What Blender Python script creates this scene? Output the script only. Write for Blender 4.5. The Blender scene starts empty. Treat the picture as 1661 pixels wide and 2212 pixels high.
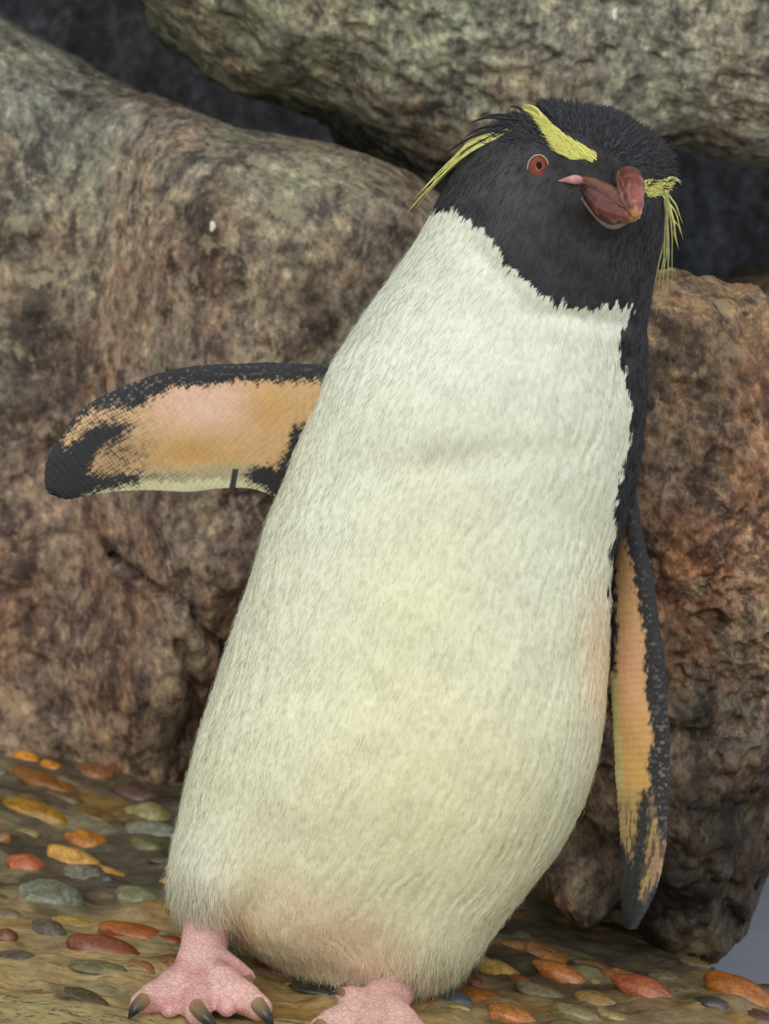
import bpy, math, random
import numpy as np
from mathutils import Vector
from mathutils.bvhtree import BVHTree

random.seed(7)
RNG = np.random.default_rng(11)
SC = bpy.context.scene
COL = SC.collection

# ------------------------------------------------------------------ camera
W, H, F = 1661.0, 2212.0, 5700.0            # photograph frame and focal length in pixels
DIST = 1.5                                  # camera stands this far in front of the penguin's feet
PITCH = math.radians(8.3)
CAMZ = (DIST - 0.03) * math.tan(PITCH + math.atan((2203 - H / 2) / F))   # feet stand on z = 0
CAM = np.array([0.0, -DIST, CAMZ])
FWD = np.array([0, math.cos(PITCH), -math.sin(PITCH)])
UP = np.array([0, math.sin(PITCH), math.cos(PITCH)])
RIGHT = np.array([1.0, 0, 0])
cam_data = bpy.data.cameras.new('camera')
cam = bpy.data.objects.new('camera', cam_data)
COL.objects.link(cam)
cam.location = CAM
cam.rotation_euler = (math.pi / 2 - PITCH, 0, 0)
cam_data.sensor_fit = 'HORIZONTAL'
cam_data.sensor_width = 36.0
cam_data.lens = F / W * 36.0
cam_data.clip_start = 0.01
cam_data.dof.use_dof = True
cam_data.dof.focus_distance = 1.49
cam_data.dof.aperture_fstop = 16.0
SC.camera = cam

# ------------------------------------------------------------------ light
world = bpy.data.worlds.new('overcast_sky')
SC.world = world
world.use_nodes = True
wbg = world.node_tree.nodes['Background']
wbg.inputs[0].default_value = (0.93, 0.97, 1.0, 1)
wbg.inputs[1].default_value = 0.80
sun_d = bpy.data.lights.new('soft_sun', 'SUN')
sun_d.energy = 1.4
sun_d.angle = math.radians(50)
sun_d.color = (1.0, 0.97, 0.91)
sun = bpy.data.objects.new('soft_sun', sun_d)
COL.objects.link(sun)
sun.rotation_euler = (math.radians(57), 0, math.radians(-5))
sun.location = (0, -2, 3)
SC.view_settings.view_transform = 'Standard'
SC.view_settings.look = 'None'
SC.view_settings.gamma = 1.0
SC.view_settings.use_curve_mapping = False
SC.view_settings.exposure = 0.0

# ------------------------------------------------------------------ helpers
def ray(px, py):
    d = FWD + RIGHT * ((px - W / 2) / F) + UP * ((H / 2 - py) / F)
    return d

def P(px, py, Y):
    """world point seen at a pixel of the photograph, on the plane y = Y"""
    d = ray(px, py)
    return CAM + d * ((Y - CAM[1]) / d[1])

def proj(v):
    q = v - CAM
    z = q @ FWD
    return W / 2 + F * (q @ RIGHT) / z, H / 2 - F * (q @ UP) / z

def psz(r, Y):
    return r / F * (Y + DIST)

def lin(r, g, b):
    c = np.array([r, g, b], float) / 255.0
    return np.where(c <= 0.04045, c / 12.92, ((c + 0.055) / 1.055) ** 2.4)

def lin4(r, g, b):
    return tuple(lin(r, g, b)) + (1.0,)

def _hash(ix, iy, iz, seed):
    h = (ix.astype(np.uint32) * np.uint32(374761393) + iy.astype(np.uint32) * np.uint32(668265263)
         + iz.astype(np.uint32) * np.uint32(2147483647) + np.uint32(seed * 1013 + 17))
    h = (h ^ (h >> np.uint32(13))) * np.uint32(1274126177)
    h = h ^ (h >> np.uint32(16))
    return (h & np.uint32(0xffffff)).astype(np.float64) / 0xffffff

def vnoise(p, seed=0):
    """value noise in 0..1"""
    i = np.floor(p).astype(np.int64)
    f = p - i
    f = f * f * f * (f * (f * 6 - 15) + 10)
    r = 0
    for dx in (0, 1):
        wx = f[:, 0] if dx else 1 - f[:, 0]
        for dy in (0, 1):
            wy = f[:, 1] if dy else 1 - f[:, 1]
            for dz in (0, 1):
                wz = f[:, 2] if dz else 1 - f[:, 2]
                r = r + wx * wy * wz * _hash(i[:, 0] + dx, i[:, 1] + dy, i[:, 2] + dz, seed)
    return r

def fbm(p, octaves=4, seed=0, gain=0.5):
    """fractal noise about 0, roughly -1..1"""
    r, a, n = 0, 1.0, 0
    for o in range(octaves):
        r = r + a * (vnoise(p * 2.03 ** o + 31.7 * o, seed + o) * 2 - 1)
        n += a
        a *= gain
    return r / n * 1.6

def smooth01(x, a, b):
    t = np.clip((x - a) / (b - a), 0, 1)
    return t * t * (3 - 2 * t)

def poly_sd(pts, x, y):
    """signed distance to a polygon, negative inside"""
    pts = np.array(pts, float)
    d = np.full(x.shape, 1e18)
    s = np.ones(x.shape)
    n = len(pts)
    for i in range(n):
        a, b = pts[i], pts[(i + 1) % n]
        ex, ey = b[0] - a[0], b[1] - a[1]
        wx, wy = x - a[0], y - a[1]
        t = np.clip((wx * ex + wy * ey) / (ex * ex + ey * ey + 1e-12), 0, 1)
        d = np.minimum(d, (wx - ex * t) ** 2 + (wy - ey * t) ** 2)
        c = (a[1] > y) != (b[1] > y)
        xi = (b[0] - a[0]) * (y - a[1]) / ((b[1] - a[1]) if b[1] != a[1] else 1e-12) + a[0]
        s = np.where(c & (x < xi), -s, s)
    return np.sqrt(d) * s

def catmull(keys, m):
    """keys (n,k) -> m samples of a Catmull-Rom curve, evenly spread over the keys"""
    k = np.array(keys, float)
    n = len(k)
    t = np.linspace(0, n - 1 - 1e-9, m)
    i = np.floor(t).astype(int)
    u = (t - i)[:, None]
    g = lambda j: k[np.clip(j, 0, n - 1)]
    p0, p1, p2, p3 = g(i - 1), g(i), g(i + 1), g(i + 2)
    return 0.5 * (2 * p1 + (p2 - p0) * u + (2 * p0 - 5 * p1 + 4 * p2 - p3) * u ** 2 + (3 * p1 - p0 - 3 * p2 + p3) * u ** 3)

def resample(pts, m):
    pts = np.array(pts, float)
    d = np.concatenate([[0], np.cumsum(np.linalg.norm(np.diff(pts, axis=0), axis=1))])
    t = np.linspace(0, d[-1], m)
    return np.stack([np.interp(t, d, pts[:, k]) for k in range(pts.shape[1])], 1)

def make_mesh(name, verts, quads=None, tris=None, smooth=True):
    verts = np.asarray(verts, np.float32)
    me = bpy.data.meshes.new(name)
    nq = 0 if quads is None else len(quads)
    nt = 0 if tris is None else len(tris)
    me.vertices.add(len(verts))
    me.vertices.foreach_set('co', verts.ravel())
    me.loops.add(nq * 4 + nt * 3)
    me.polygons.add(nq + nt)
    li, ls = [], []
    if nq:
        li.append(np.asarray(quads, np.int32).ravel())
        ls.append(np.arange(nq, dtype=np.int32) * 4)
    if nt:
        li.append(np.asarray(tris, np.int32).ravel())
        ls.append(np.arange(nt, dtype=np.int32) * 3 + nq * 4)
    me.loops.foreach_set('vertex_index', np.concatenate(li))
    me.polygons.foreach_set('loop_start', np.concatenate(ls))
    me.update(calc_edges=True)
    me.validate()
    me.polygons.foreach_set('use_smooth', np.full(len(me.polygons), smooth))
    return me

def set_col(me, rgb, name='Col'):
    a = me.attributes.get(name) or me.attributes.new(name, 'FLOAT_COLOR', 'POINT')
    c = np.ones((len(me.vertices), 4), np.float32)
    c[:, :3] = rgb
    a.data.foreach_set('color', c.ravel())

def set_float(me, v, name):
    a = me.attributes.get(name) or me.attributes.new(name, 'FLOAT', 'POINT')
    a.data.foreach_set('value', np.broadcast_to(np.asarray(v, np.float32), (len(me.vertices),)).copy())

def add_obj(name, me, mat=None, parent=None):
    o = bpy.data.objects.new(name, me)
    COL.objects.link(o)
    if mat is not None:
        me.materials.clear()
        me.materials.append(mat)
    if parent is not None:
        o.parent = parent
    return o

def tag(o, label=None, cat=None, group=None, kind=None):
    if label: o['label'] = label
    if cat: o['category'] = cat
    if group: o['group'] = group
    if kind: o['kind'] = kind
    return o

def grid_quads(nu, nv, wrap_v=False, flip=False):
    i = np.arange(nu - 1)[:, None]
    j = np.arange(nv if wrap_v else nv - 1)[None, :]
    j2 = (j + 1) % nv
    q = np.stack([i * nv + j, i * nv + j2, (i + 1) * nv + j2, (i + 1) * nv + j], -1).reshape(-1, 4)
    return q[:, ::-1] if flip else q

def tube_arrays(pts, radii, seg=10, flat=1.0, flat_dir=None):
    """closed tapered tube; returns verts, quads, tris"""
    pts = np.array(pts, float)
    radii = np.array(radii, float)
    n = len(pts)
    tan = np.gradient(pts, axis=0)
    tan /= np.linalg.norm(tan, axis=1)[:, None] + 1e-12
    ref = np.array(flat_dir if flat_dir is not None else (0.13, 0.37, 0.92), float)
    a = np.cross(tan, ref)
    a /= np.linalg.norm(a, axis=1)[:, None] + 1e-12
    b = np.cross(tan, a)
    th = np.linspace(0, 2 * math.pi, seg, endpoint=False)
    ring = (a[:, None, :] * np.cos(th)[None, :, None] + b[:, None, :] * flat * np.sin(th)[None, :, None])
    v = (pts[:, None, :] + ring * radii[:, None, None]).reshape(-1, 3)
    q = grid_quads(n, seg, True)
    v = np.concatenate([v, pts[:1], pts[-1:]])
    s, e = n * seg, n * seg + 1
    j = np.arange(seg)
    t = np.concatenate([np.stack([np.full(seg, s), (j + 1) % seg, j], 1),
                        np.stack([np.full(seg, e), (n - 1) * seg + j, (n - 1) * seg + (j + 1) % seg], 1)])
    return v, q, t

def join_arrays(parts):
    V, Q, T, o = [], [], [], 0
    for v, q, t in parts:
        V.append(v); Q.append(q + o); T.append(t + o); o += len(v)
    return np.concatenate(V), np.concatenate(Q), np.concatenate(T)

def capsule(p0, r0, p1, r1, seg=16, caps=5):
    p0, p1 = np.array(p0, float), np.array(p1, float)
    d = p1 - p0
    L = np.linalg.norm(d)
    d = d / (L + 1e-12)
    ts, rs = [], []
    for k in range(caps):
        a = math.pi / 2 * (1 - k / caps)
        ts.append(-r0 * math.sin(a)); rs.append(max(r0 * math.cos(a), r0 * 0.02))
    for k in range(caps + 1):
        a = math.pi / 2 * k / caps
        ts.append(L + r1 * math.sin(a)); rs.append(max(r1 * math.cos(a), r1 * 0.02))
    pts = p0[None, :] + d[None, :] * np.array(ts)[:, None]
    tan = d
    ref = np.array((0.13, 0.37, 0.92)) if abs(d[2]) < 0.9 else np.array((1.0, 0.1, 0))
    a = np.cross(tan, ref); a /= np.linalg.norm(a)
    b = np.cross(tan, a)
    th = np.linspace(0, 2 * math.pi, seg, endpoint=False)
    ring = a[None, :] * np.cos(th)[:, None] + b[None, :] * np.sin(th)[:, None]
    n = len(pts)
    v = (pts[:, None, :] + ring[None] * np.array(rs)[:, None, None]).reshape(-1, 3)
    q = grid_quads(n, seg, True)
    v = np.concatenate([v, pts[:1], pts[-1:]])
    s, e = n * seg, n * seg + 1
    j = np.arange(seg)
    t = np.concatenate([np.stack([np.full(seg, s), (j + 1) % seg, j], 1),
                        np.stack([np.full(seg, e), (n - 1) * seg + j, (n - 1) * seg + (j + 1) % seg], 1)])
    return v, q, t

def evaluated(obj):
    dg = bpy.context.evaluated_depsgraph_get()
    dg.update()
    me = bpy.data.meshes.new_from_object(obj.evaluated_get(dg))
    return me

def melt(parts, voxel, iters):
    """overlapping tapered limbs -> one continuous skin"""
    me = make_mesh('melt', *join_arrays(parts))
    o = add_obj('melt', me)
    m = o.modifiers.new('r', 'REMESH'); m.mode = 'VOXEL'; m.voxel_size = voxel
    if iters:
        s = o.modifiers.new('s', 'SMOOTH'); s.iterations = iters; s.factor = 0.5
    out = evaluated(o)
    bpy.data.objects.remove(o)
    out.polygons.foreach_set('use_smooth', np.full(len(out.polygons), True))
    return out

def coords(me):
    v = np.empty(len(me.vertices) * 3, np.float32)
    me.vertices.foreach_get('co', v)
    return v.reshape(-1, 3).astype(float)

def mesh_normals(me):
    v = np.empty(len(me.vertices) * 3, np.float32)
    me.vertices.foreach_get('normal', v)
    return v.reshape(-1, 3).astype(float)

# ------------------------------------------------------------------ materials
def new_mat(name):
    m = bpy.data.materials.new(name)
    m.use_nodes = True
    nt = m.node_tree
    return m, nt, nt.nodes['Principled BSDF']

def node(nt, kind, **kw):
    n = nt.nodes.new(kind)
    for k, v in kw.items():
        if k.startswith('i_'):
            n.inputs[int(k[2:])].default_value = v
        else:
            setattr(n, k, v)
    return n

def ramp(nt, fac, stops):
    r = nt.nodes.new('ShaderNodeValToRGB')
    el = r.color_ramp.elements
    while len(el) < len(stops):
        el.new(0.5)
    for e, (p, c) in zip(el, stops):
        e.position = p
        e.color = c if len(c) == 4 else tuple(c) + (1,)
    nt.links.new(fac, r.inputs[0])
    return r.outputs[0]

def noise(nt, vec, scale, detail=5, rough=0.6, dist=0.0):
    n = nt.nodes.new('ShaderNodeTexNoise')
    n.inputs['Scale'].default_value = scale
    n.inputs['Detail'].default_value = detail
    n.inputs['Roughness'].default_value = rough
    n.inputs['Distortion'].default_value = dist
    nt.links.new(vec, n.inputs['Vector'])
    return n.outputs['Fac']

def mix(nt, a, b, fac, mode='MIX'):
    n = nt.nodes.new('ShaderNodeMix')
    n.data_type = 'RGBA'
    n.blend_type = mode
    for s, val in ((0, fac), (6, a), (7, b)):
        if isinstance(val, (int, float)):
            n.inputs[s].default_value = val
        elif isinstance(val, (tuple, list)):
            n.inputs[s].default_value = val
        else:
            nt.links.new(val, n.inputs[s])
    return n.outputs[2]

def math_n(nt, op, a, b=None):
    n = nt.nodes.new('ShaderNodeMath')
    n.operation = op
    for s, val in ((0, a), (1, b)):
        if val is None: continue
        if isinstance(val, (int, float)): n.inputs[s].default_value = val
        else: nt.links.new(val, n.inputs[s])
    return n.outputs[0]

def bump(nt, height, strength, dist, prev=None):
    b = nt.nodes.new('ShaderNodeBump')
    b.inputs['Strength'].default_value = strength
    b.inputs['Distance'].default_value = dist
    nt.links.new(height, b.inputs['Height'])
    if prev is not None:
        nt.links.new(prev, b.inputs['Normal'])
    return b.outputs[0]

def objvec(nt, scale=(1, 1, 1)):
    tc = nt.nodes.new('ShaderNodeTexCoord')
    mp = nt.nodes.new('ShaderNodeMapping')
    mp.inputs['Scale'].default_value = scale
    nt.links.new(tc.outputs['Object'], mp.inputs['Vector'])
    return mp.outputs[0]

def attr(nt, name, fac=False):
    a = nt.nodes.new('ShaderNodeAttribute')
    a.attribute_name = name
    return a.outputs['Fac'] if fac else a.outputs['Color']

def rock_mat(name, wet=0.62, streak=(1, 1, 0.72), patch_scale=13.0, patch=0.7, rust=0.0):
    """mottled stone: the attribute Col gives the broad colour, noise the grains, pits and lichen"""
    m, nt, bs = new_mat(name)
    v = objvec(nt, streak)
    base = attr(nt, 'Col')
    big = noise(nt, v, 14, 8, 0.66, 0.2)
    blot = noise(nt, v, 36, 9, 0.70, 0.15)
    mid = noise(nt, v, 80, 7, 0.70, 0.1)
    fine = noise(nt, v, 190, 6, 0.72, 0.0)
    warm = noise(nt, v, 11, 7, 0.7, 0.2)
    c = mix(nt, base, ramp(nt, warm, [(0.40, (1.12, 0.94, 0.84)), (0.5, (1, 1, 1)), (0.60, (0.90, 1.0, 0.98))]), 0.9, 'MULTIPLY')
    c = mix(nt, c, ramp(nt, big, [(0.38, (0.55, 0.53, 0.54)), (0.5, (1.0, 1.0, 1.0)), (0.62, (1.35, 1.34, 1.26))]), 1.0, 'MULTIPLY')
    c = mix(nt, c, ramp(nt, mid, [(0.38, (0.42, 0.40, 0.41)), (0.47, (0.9, 0.88, 0.87)), (0.55, (1.15, 1.13, 1.06)), (0.64, (1.9, 1.86, 1.65))]), 1.0, 'MULTIPLY')
    c = mix(nt, c, ramp(nt, fine, [(0.38, (0.5, 0.5, 0.51)), (0.5, (1.05, 1.05, 1.05)), (0.62, (1.5, 1.48, 1.42))]), 0.8, 'MULTIPLY')
    spots = ramp(nt, blot, [(0.40, (1, 1, 1)), (0.455, (0, 0, 0))])
    c = mix(nt, c, mix(nt, base, (0.24, 0.21, 0.23, 1), 1.0, 'MULTIPLY'), math_n(nt, 'MULTIPLY', spots, 0.8))
    pm = ramp(nt, noise(nt, v, patch_scale, 10, 0.70, 0.25), [(0.405, (1, 1, 1)), (0.465, (0, 0, 0))])
    c = mix(nt, c, mix(nt, c, (0.36, 0.33, 0.35, 1), 1.0, 'MULTIPLY'), math_n(nt, 'MULTIPLY', pm, patch))
    if rust:
        rm = ramp(nt, noise(nt, v, patch_scale * 0.9, 9, 0.68, 0.2), [(0.52, (0, 0, 0)), (0.60, (1, 1, 1))])
        c = mix(nt, c, mix(nt, c, (1.5, 0.98, 0.66, 1), 1.0, 'MULTIPLY'), math_n(nt, 'MULTIPLY', rm, rust))
    flake = ramp(nt, noise(nt, v, 50, 9, 0.72, 0.3), [(0.55, (0, 0, 0)), (0.61, (1, 1, 1))])
    c = mix(nt, c, mix(nt, base, (1.75, 1.8, 1.55, 1), 1.0, 'MULTIPLY'), math_n(nt, 'MULTIPLY', flake, 0.65))
    nt.links.new(c, bs.inputs['Base Color'])
    bs.inputs['Roughness'].default_value = wet
    bs.inputs['Specular IOR Level'].default_value = 0.35
    b1 = bump(nt, blot, 0.4, 0.007)
    b2 = bump(nt, mid, 0.4, 0.004, b1)
    b3 = bump(nt, fine, 0.5, 0.002, b2)
    nt.links.new(b3, bs.inputs['Normal'])
    return m

def simple_mat(name, rgb, rough=0.5, spec=0.5, var=0.25, scale=90, bmp=0.15, coat=0.0, sss=0.0):
    m, nt, bs = new_mat(name)
    v = objvec(nt)
    n = noise(nt, v, scale, 5, 0.6)
    c0 = tuple(np.clip(np.array(rgb) * (1 - var), 0, 1)) + (1,)
    c1 = tuple(np.clip(np.array(rgb) * (1 + var), 0, 1)) + (1,)
    nt.links.new(ramp(nt, n, [(0.3, c0), (0.7, c1)]), bs.inputs['Base Color'])
    bs.inputs['Roughness'].default_value = rough
    bs.inputs['Specular IOR Level'].default_value = spec
    bs.inputs['Coat Weight'].default_value = coat
    bs.inputs['Coat Roughness'].default_value = 0.08
    if bmp:
        nt.links.new(bump(nt, n, bmp, 0.001), bs.inputs['Normal'])
    return m

# body: feather / flipper / bare skin share one mesh, so one material reads the masks stored on it
body_mat, nt, bs = new_mat('penguin_body')
v = objvec(nt)
vs = objvec(nt, (1, 1, 0.22))
colr = attr(nt, 'Col')
skin = attr(nt, 'skin', True)
n1 = noise(nt, v, 260, 4, 0.6)
n2 = noise(nt, vs, 420, 4, 0.6)
vor = nt.nodes.new('ShaderNodeTexVoronoi'); vor.feature = 'DISTANCE_TO_EDGE'
vor.inputs['Scale'].default_value = 460
wn = nt.nodes.new('ShaderNodeTexNoise'); wn.inputs['Scale'].default_value = 140; wn.inputs['Detail'].default_value = 3
tc = nt.nodes.new('ShaderNodeTexCoord')
vmath = nt.nodes.new('ShaderNodeVectorMath'); vmath.operation = 'MULTIPLY_ADD'
nt.links.new(wn.outputs['Color'], vmath.inputs[0]); vmath.inputs[1].default_value = (0.006, 0.006, 0.004)
stretch = nt.nodes.new('ShaderNodeVectorMath'); stretch.operation = 'MULTIPLY'
nt.links.new(tc.outputs['Object'], stretch.inputs[0]); stretch.inputs[1].default_value = (0.6, 0.6, 1.25)
nt.links.new(tc.outputs['Object'], wn.inputs['Vector'])
nt.links.new(stretch.outputs[0], vmath.inputs[2])
nt.links.new(vmath.outputs[0], vor.inputs['Vector'])
crease = ramp(nt, vor.outputs['Distance'], [(0.0, (0, 0, 0)), (0.12, (1, 1, 1))])
c = mix(nt, colr, ramp(nt, n1, [(0.3, (0.9, 0.9, 0.88)), (0.7, (1.08, 1.08, 1.08))]), 0.8, 'MULTIPLY')
ck = mix(nt, c, mix(nt, (0.84, 0.72, 0.73, 1), (1, 1, 1, 1), crease), 1.0, 'MULTIPLY')
nt.links.new(mix(nt, c, ck, skin), bs.inputs['Base Color'])
r = nt.nodes.new('ShaderNodeMapRange'); r.inputs[3].default_value = 0.72; r.inputs[4].default_value = 0.48
nt.links.new(skin, r.inputs[0]); nt.links.new(r.outputs[0], bs.inputs['Roughness'])
bs.inputs['Specular IOR Level'].default_value = 0.3
hgt = mix(nt, n2, crease, skin)
nt.links.new(bump(nt, hgt, 0.35, 0.0012), bs.inputs['Normal'])

plume_mat, nt, bs = new_mat('plumage')
nt.links.new(attr(nt, 'Col'), bs.inputs['Base Color'])
bs.inputs['Roughness'].default_value = 0.7
bs.inputs['Specular IOR Level'].default_value = 0.25

# ------------------------------------------------------------------ ground plane (three contacts seen in the photo)
G0 = P(420, 2212, -0.03)
G1 = P(0, 1648, 0.45)
G2 = P(1400, 2075, 0.16)
gn = np.cross(G1 - G0, G2 - G0); gn = gn / np.linalg.norm(gn)
if gn[2] < 0: gn = -gn
def gz(x, y):
    return G0[2] - (gn[0] * (x - G0[0]) + gn[1] * (y - G0[1])) / gn[2]
def on_ground(px, py):
    d = ray(px, py)
    t = ((G0 - CAM) @ gn) / (d @ gn)
    return CAM + d * t

def ground_height(x, y):
    p = np.stack([x, y, np.zeros_like(x)], 1)
    z = gz(x, y)
    z = z + 0.008 * fbm(p * 9, 3, 5) + 0.0022 * fbm(p * 55, 3, 9)
    # the pool bank: past it the ground falls away to the water
    edge = 0.36 - 0.24 * smooth01(x, 0.165, 0.225) + 0.012 * fbm(p * 14, 2, 3)
    drop = smooth01(y, edge, edge + 0.07) * smooth01(x, 0.165, 0.21)
    return z - 0.55 * drop

# every pebble set in the bank: place, half axes, turn, colour
rp = random.Random(9)
PEBBLES, taken = [], []
GTILT = math.atan(gn[0] / gn[2])
PEB = [(59, 1640, 27, 18, 15, (226, 142, 34)), (111, 1655, 27, 15, 30, (222, 132, 30)), (105, 1684, 88, 22, 20, (146, 86, 30)), (4, 1672, 16, 15, 0, (110, 112, 90)),
       (80, 1747, 76, 23, 25, (170, 122, 34)), (205, 1752, 66, 22, 18, (122, 92, 44)), (300, 1712, 64, 25, 20, (96, 66, 56)), (325, 1756, 47, 29, 20, (160, 146, 92)),
       (190, 1800, 44, 24, 30, (190, 114, 38)), (165, 1832, 62, 27, 28, (222, 164, 84)), (246, 1868, 46, 17, 28, (206, 144, 66)), (322, 1818, 44, 27, 12, (116, 110, 70)),
       (55, 1845, 42, 26, 30, (196, 100, 70)), (8, 1798, 18, 20, 10, (156, 100, 50)), (110, 1912, 76, 40, 12, (130, 134, 112)), (300, 1924, 55, 32, 24, (138, 138, 104)),
       (231, 1890, 22, 18, 10, (72, 78, 66)), (362, 1896, 16, 10, 10, (200, 160, 70)), (226, 2040, 74, 29, 10, (136, 66, 42)), (292, 2012, 82, 20, 12, (172, 88, 36)),
       (365, 2026, 40, 14, 10, (156, 78, 36)), (8, 2002, 33, 25, 15, (124, 70, 46)), (215, 2090, 70, 16, 9, (122, 116, 80)), (188, 2155, 54, 18, 25, (84, 76, 44)),
       (24, 2178, 34, 12, 8, (58, 58, 54)), (20, 1950, 40, 16, 10, (120, 108, 80)), (170, 1962, 70, 12, 8, (180, 150, 80)), (265, 1780, 34, 16, 18, (96, 72, 46)),
       (140, 1716, 46, 14, 18, (110, 84, 50)), (30, 1716, 34, 14, 18, (104, 92, 66)), (60, 1786, 30, 12, 12, (150, 130, 70)), (352, 1858, 34, 16, 14, (84, 76, 54)),
       (596, 2086, 58, 24, 18, (122, 62, 46)), (545, 2060, 30, 14, 10, (150, 130, 80)), (770, 2150, 120, 26, 8, (70, 68, 62)), (640, 2128, 40, 12, 12, (160, 140, 76)),
       (1079, 2076, 45, 22, 30, (194, 158, 84)), (1124, 2103, 26, 17, 25, (150, 78, 56)), (1193, 2052, 64, 28, 30, (172, 116, 66)), (1211, 2094, 58, 21, 34, (196, 116, 64)),
       (1037, 2139, 68, 24, 20, (160, 92, 44)), (1106, 2192, 54, 26, 20, (190, 118, 70)), (1289, 2157, 52, 20, 20, (162, 124, 80)), (1395, 2155, 62, 28, 30, (176, 92, 66)),
       (1350, 2112, 44, 17, 26, (160, 106, 60)), (1600, 2172, 70, 32, 28, (166, 92, 36)), (1562, 2082, 30, 14, 24, (150, 124, 84)), (1642, 2122, 30, 16, 24, (124, 90, 66)),
       (1541, 2194, 40, 18, 20, (70, 66, 60)), (978, 2156, 44, 27, 15, (78, 90, 98)), (927, 2172, 26, 14, 10, (172, 80, 50)), (990, 2184, 28, 10, 12, (196, 172, 96)),
       (1130, 2036, 40, 16, 28, (180, 120, 60)), (1020, 2100, 24, 14, 18, (120, 66, 50)), (1180, 2140, 60, 18, 24, (132, 120, 92)), (1250, 2196, 60, 20, 20, (140, 126, 92)),
       (1330, 2200, 44, 14, 18, (170, 150, 104)), (1290, 2086, 50, 18, 30, (128, 96, 66)), (1440, 2120, 40, 16, 24, (112, 98, 76)), (1480, 2160, 40, 16, 24, (120, 104, 78)),
       (1500, 2100, 36, 12, 24, (112, 92, 66))]
def gh(x, y):
    return float(ground_height(np.array([x]), np.array([y]))[0])
for (px, py, hw_, hh, ang, rgb) in PEB:
    p = on_ground(px, py + 0.30 * hh)
    t = (p - CAM) @ FWD
    a, h = hw_ / F * t, hh / F * t
    yaw = -math.atan(min(1.0, math.tan(math.radians(max(ang - 7, -20))) / 0.32)) * 0.55
    a2 = a / max(0.75, math.cos(yaw)) * 1.06
    b = min(a2 * 0.75, max(h * 1.5, a2 * 0.45))
    z = gh(p[0], p[1])
    PEBBLES.append(((p[0], p[1], z + 0.05 * h), (a2, b, h * 1.0), (rp.uniform(-0.12, 0.12), GTILT + math.radians(ang * 0.35), yaw), rgb))
    taken.append((p[0], p[1], max(a2, b)))
cols = [(150, 96, 58), (180, 146, 92), (124, 112, 84), (98, 74, 62), (160, 98, 70), (130, 130, 110), (88, 80, 60), (186, 132, 66), (148, 130, 94), (110, 96, 70), (104, 92, 78)]
made = tries = 0
while made < 235 and tries < 12000:
    tries += 1
    x, y = rp.uniform(-0.9, 0.85), rp.uniform(0.012, 0.47)
    if x > 0.12 and y > 0.13: continue
    a = rp.uniform(0.006, 0.022)
    if any((x - t[0]) ** 2 + (y - t[1]) ** 2 < (0.66 * (a + t[2])) ** 2 for t in taken): continue
    taken.append((x, y, a))
    PEBBLES.append(((x, y, gh(x, y) - 0.001), (a, a * rp.uniform(0.5, 0.8), a * rp.uniform(0.30, 0.5)),
                    (rp.uniform(-0.12, 0.12), GTILT + rp.uniform(-0.1, 0.2), rp.uniform(-0.9, 0.3)), cols[rp.randrange(len(cols))]))
    made += 1

gx = np.concatenate([np.linspace(-1.6, -0.45, 90, endpoint=False), np.linspace(-0.45, 0.45, 300, endpoint=False), np.linspace(0.45, 1.6, 91)])
gy = np.concatenate([np.linspace(-0.9, -0.2, 60, endpoint=False), np.linspace(-0.2, 0.6, 270, endpoint=False), np.linspace(0.6, 1.7, 61)])
XX, YY = np.meshgrid(gx, gy)
xf, yf = XX.ravel(), YY.ravel()
zf = ground_height(xf, yf)
for (p, (a, b, h), rot_, rgb) in PEBBLES:      # mortar drawn up around each stone
    near = (np.abs(xf - p[0]) < 2.4 * a) & (np.abs(yf - p[1]) < 2.4 * a)
    cx, sx = math.cos(rot_[2]), math.sin(rot_[2])
    dx, dy = xf[near] - p[0], yf[near] - p[1]
    rr2 = ((dx * cx + dy * sx) / a) ** 2 + ((-dx * sx + dy * cx) / b) ** 2
    zf[near] += 0.42 * h * np.exp(-rr2 / 1.7)
gv = np.stack([xf, yf, zf], 1)
me = make_mesh('floor', gv, grid_quads(len(gy), len(gx)))
ppx, ppy = proj(gv)
# broad colours of the cemented bank: grey-brown mortar, a tan veined band in front
g_mort = lin(92, 85, 72); g_tan = lin(182, 160, 116); g_pale = lin(146, 140, 108); g_och = lin(150, 118, 60); g_dark = lin(66, 60, 50)
band = smooth01(-yf - 0.12 * xf + 0.02 * fbm(gv * 14, 3, 21), -0.18, -0.09) * (1 - 0.6 * smooth01(xf, 0.0, 0.1))
gc = g_mort[None] * (1 - band[:, None]) + g_tan[None] * band[:, None]
st = np.array([9, 26, 1.0])
rotg = np.array([[math.cos(0.5), math.sin(0.5), 0], [-math.sin(0.5), math.cos(0.5), 0], [0, 0, 1]])
gr = np.stack([xf, yf, np.zeros_like(xf)], 1) @ rotg
for cc_, sd_, lo, k_ in ((g_pale, 40, 0.1, 0.7), (g_och, 44, 0.25, 0.7), (g_dark, 48, 0.15, 0.75)):
    k = smooth01(fbm(gr * st * 1.6, 4, sd_), lo, lo + 0.4)[:, None] * k_
    gc = gc * (1 - k) + cc_[None] * k
set_col(me, gc)
floor_mat, nt, bs = new_mat('cemented_bank')
v = objvec(nt)
base = attr(nt, 'Col')
tcg = nt.nodes.new('ShaderNodeTexCoord'); mpg = nt.nodes.new('ShaderNodeMapping')
mpg.inputs['Rotation'].default_value = (0, 0, 0.5); mpg.inputs['Scale'].default_value = (9, 42, 1)
nt.links.new(tcg.outputs['Object'], mpg.inputs['Vector'])
wv = noise(nt, mpg.outputs[0], 1.6, 7, 0.66, 1.6)
mid = noise(nt, v, 80, 8, 0.72, 0.6)
big = noise(nt, v, 26, 6, 0.65, 0.5)
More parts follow.
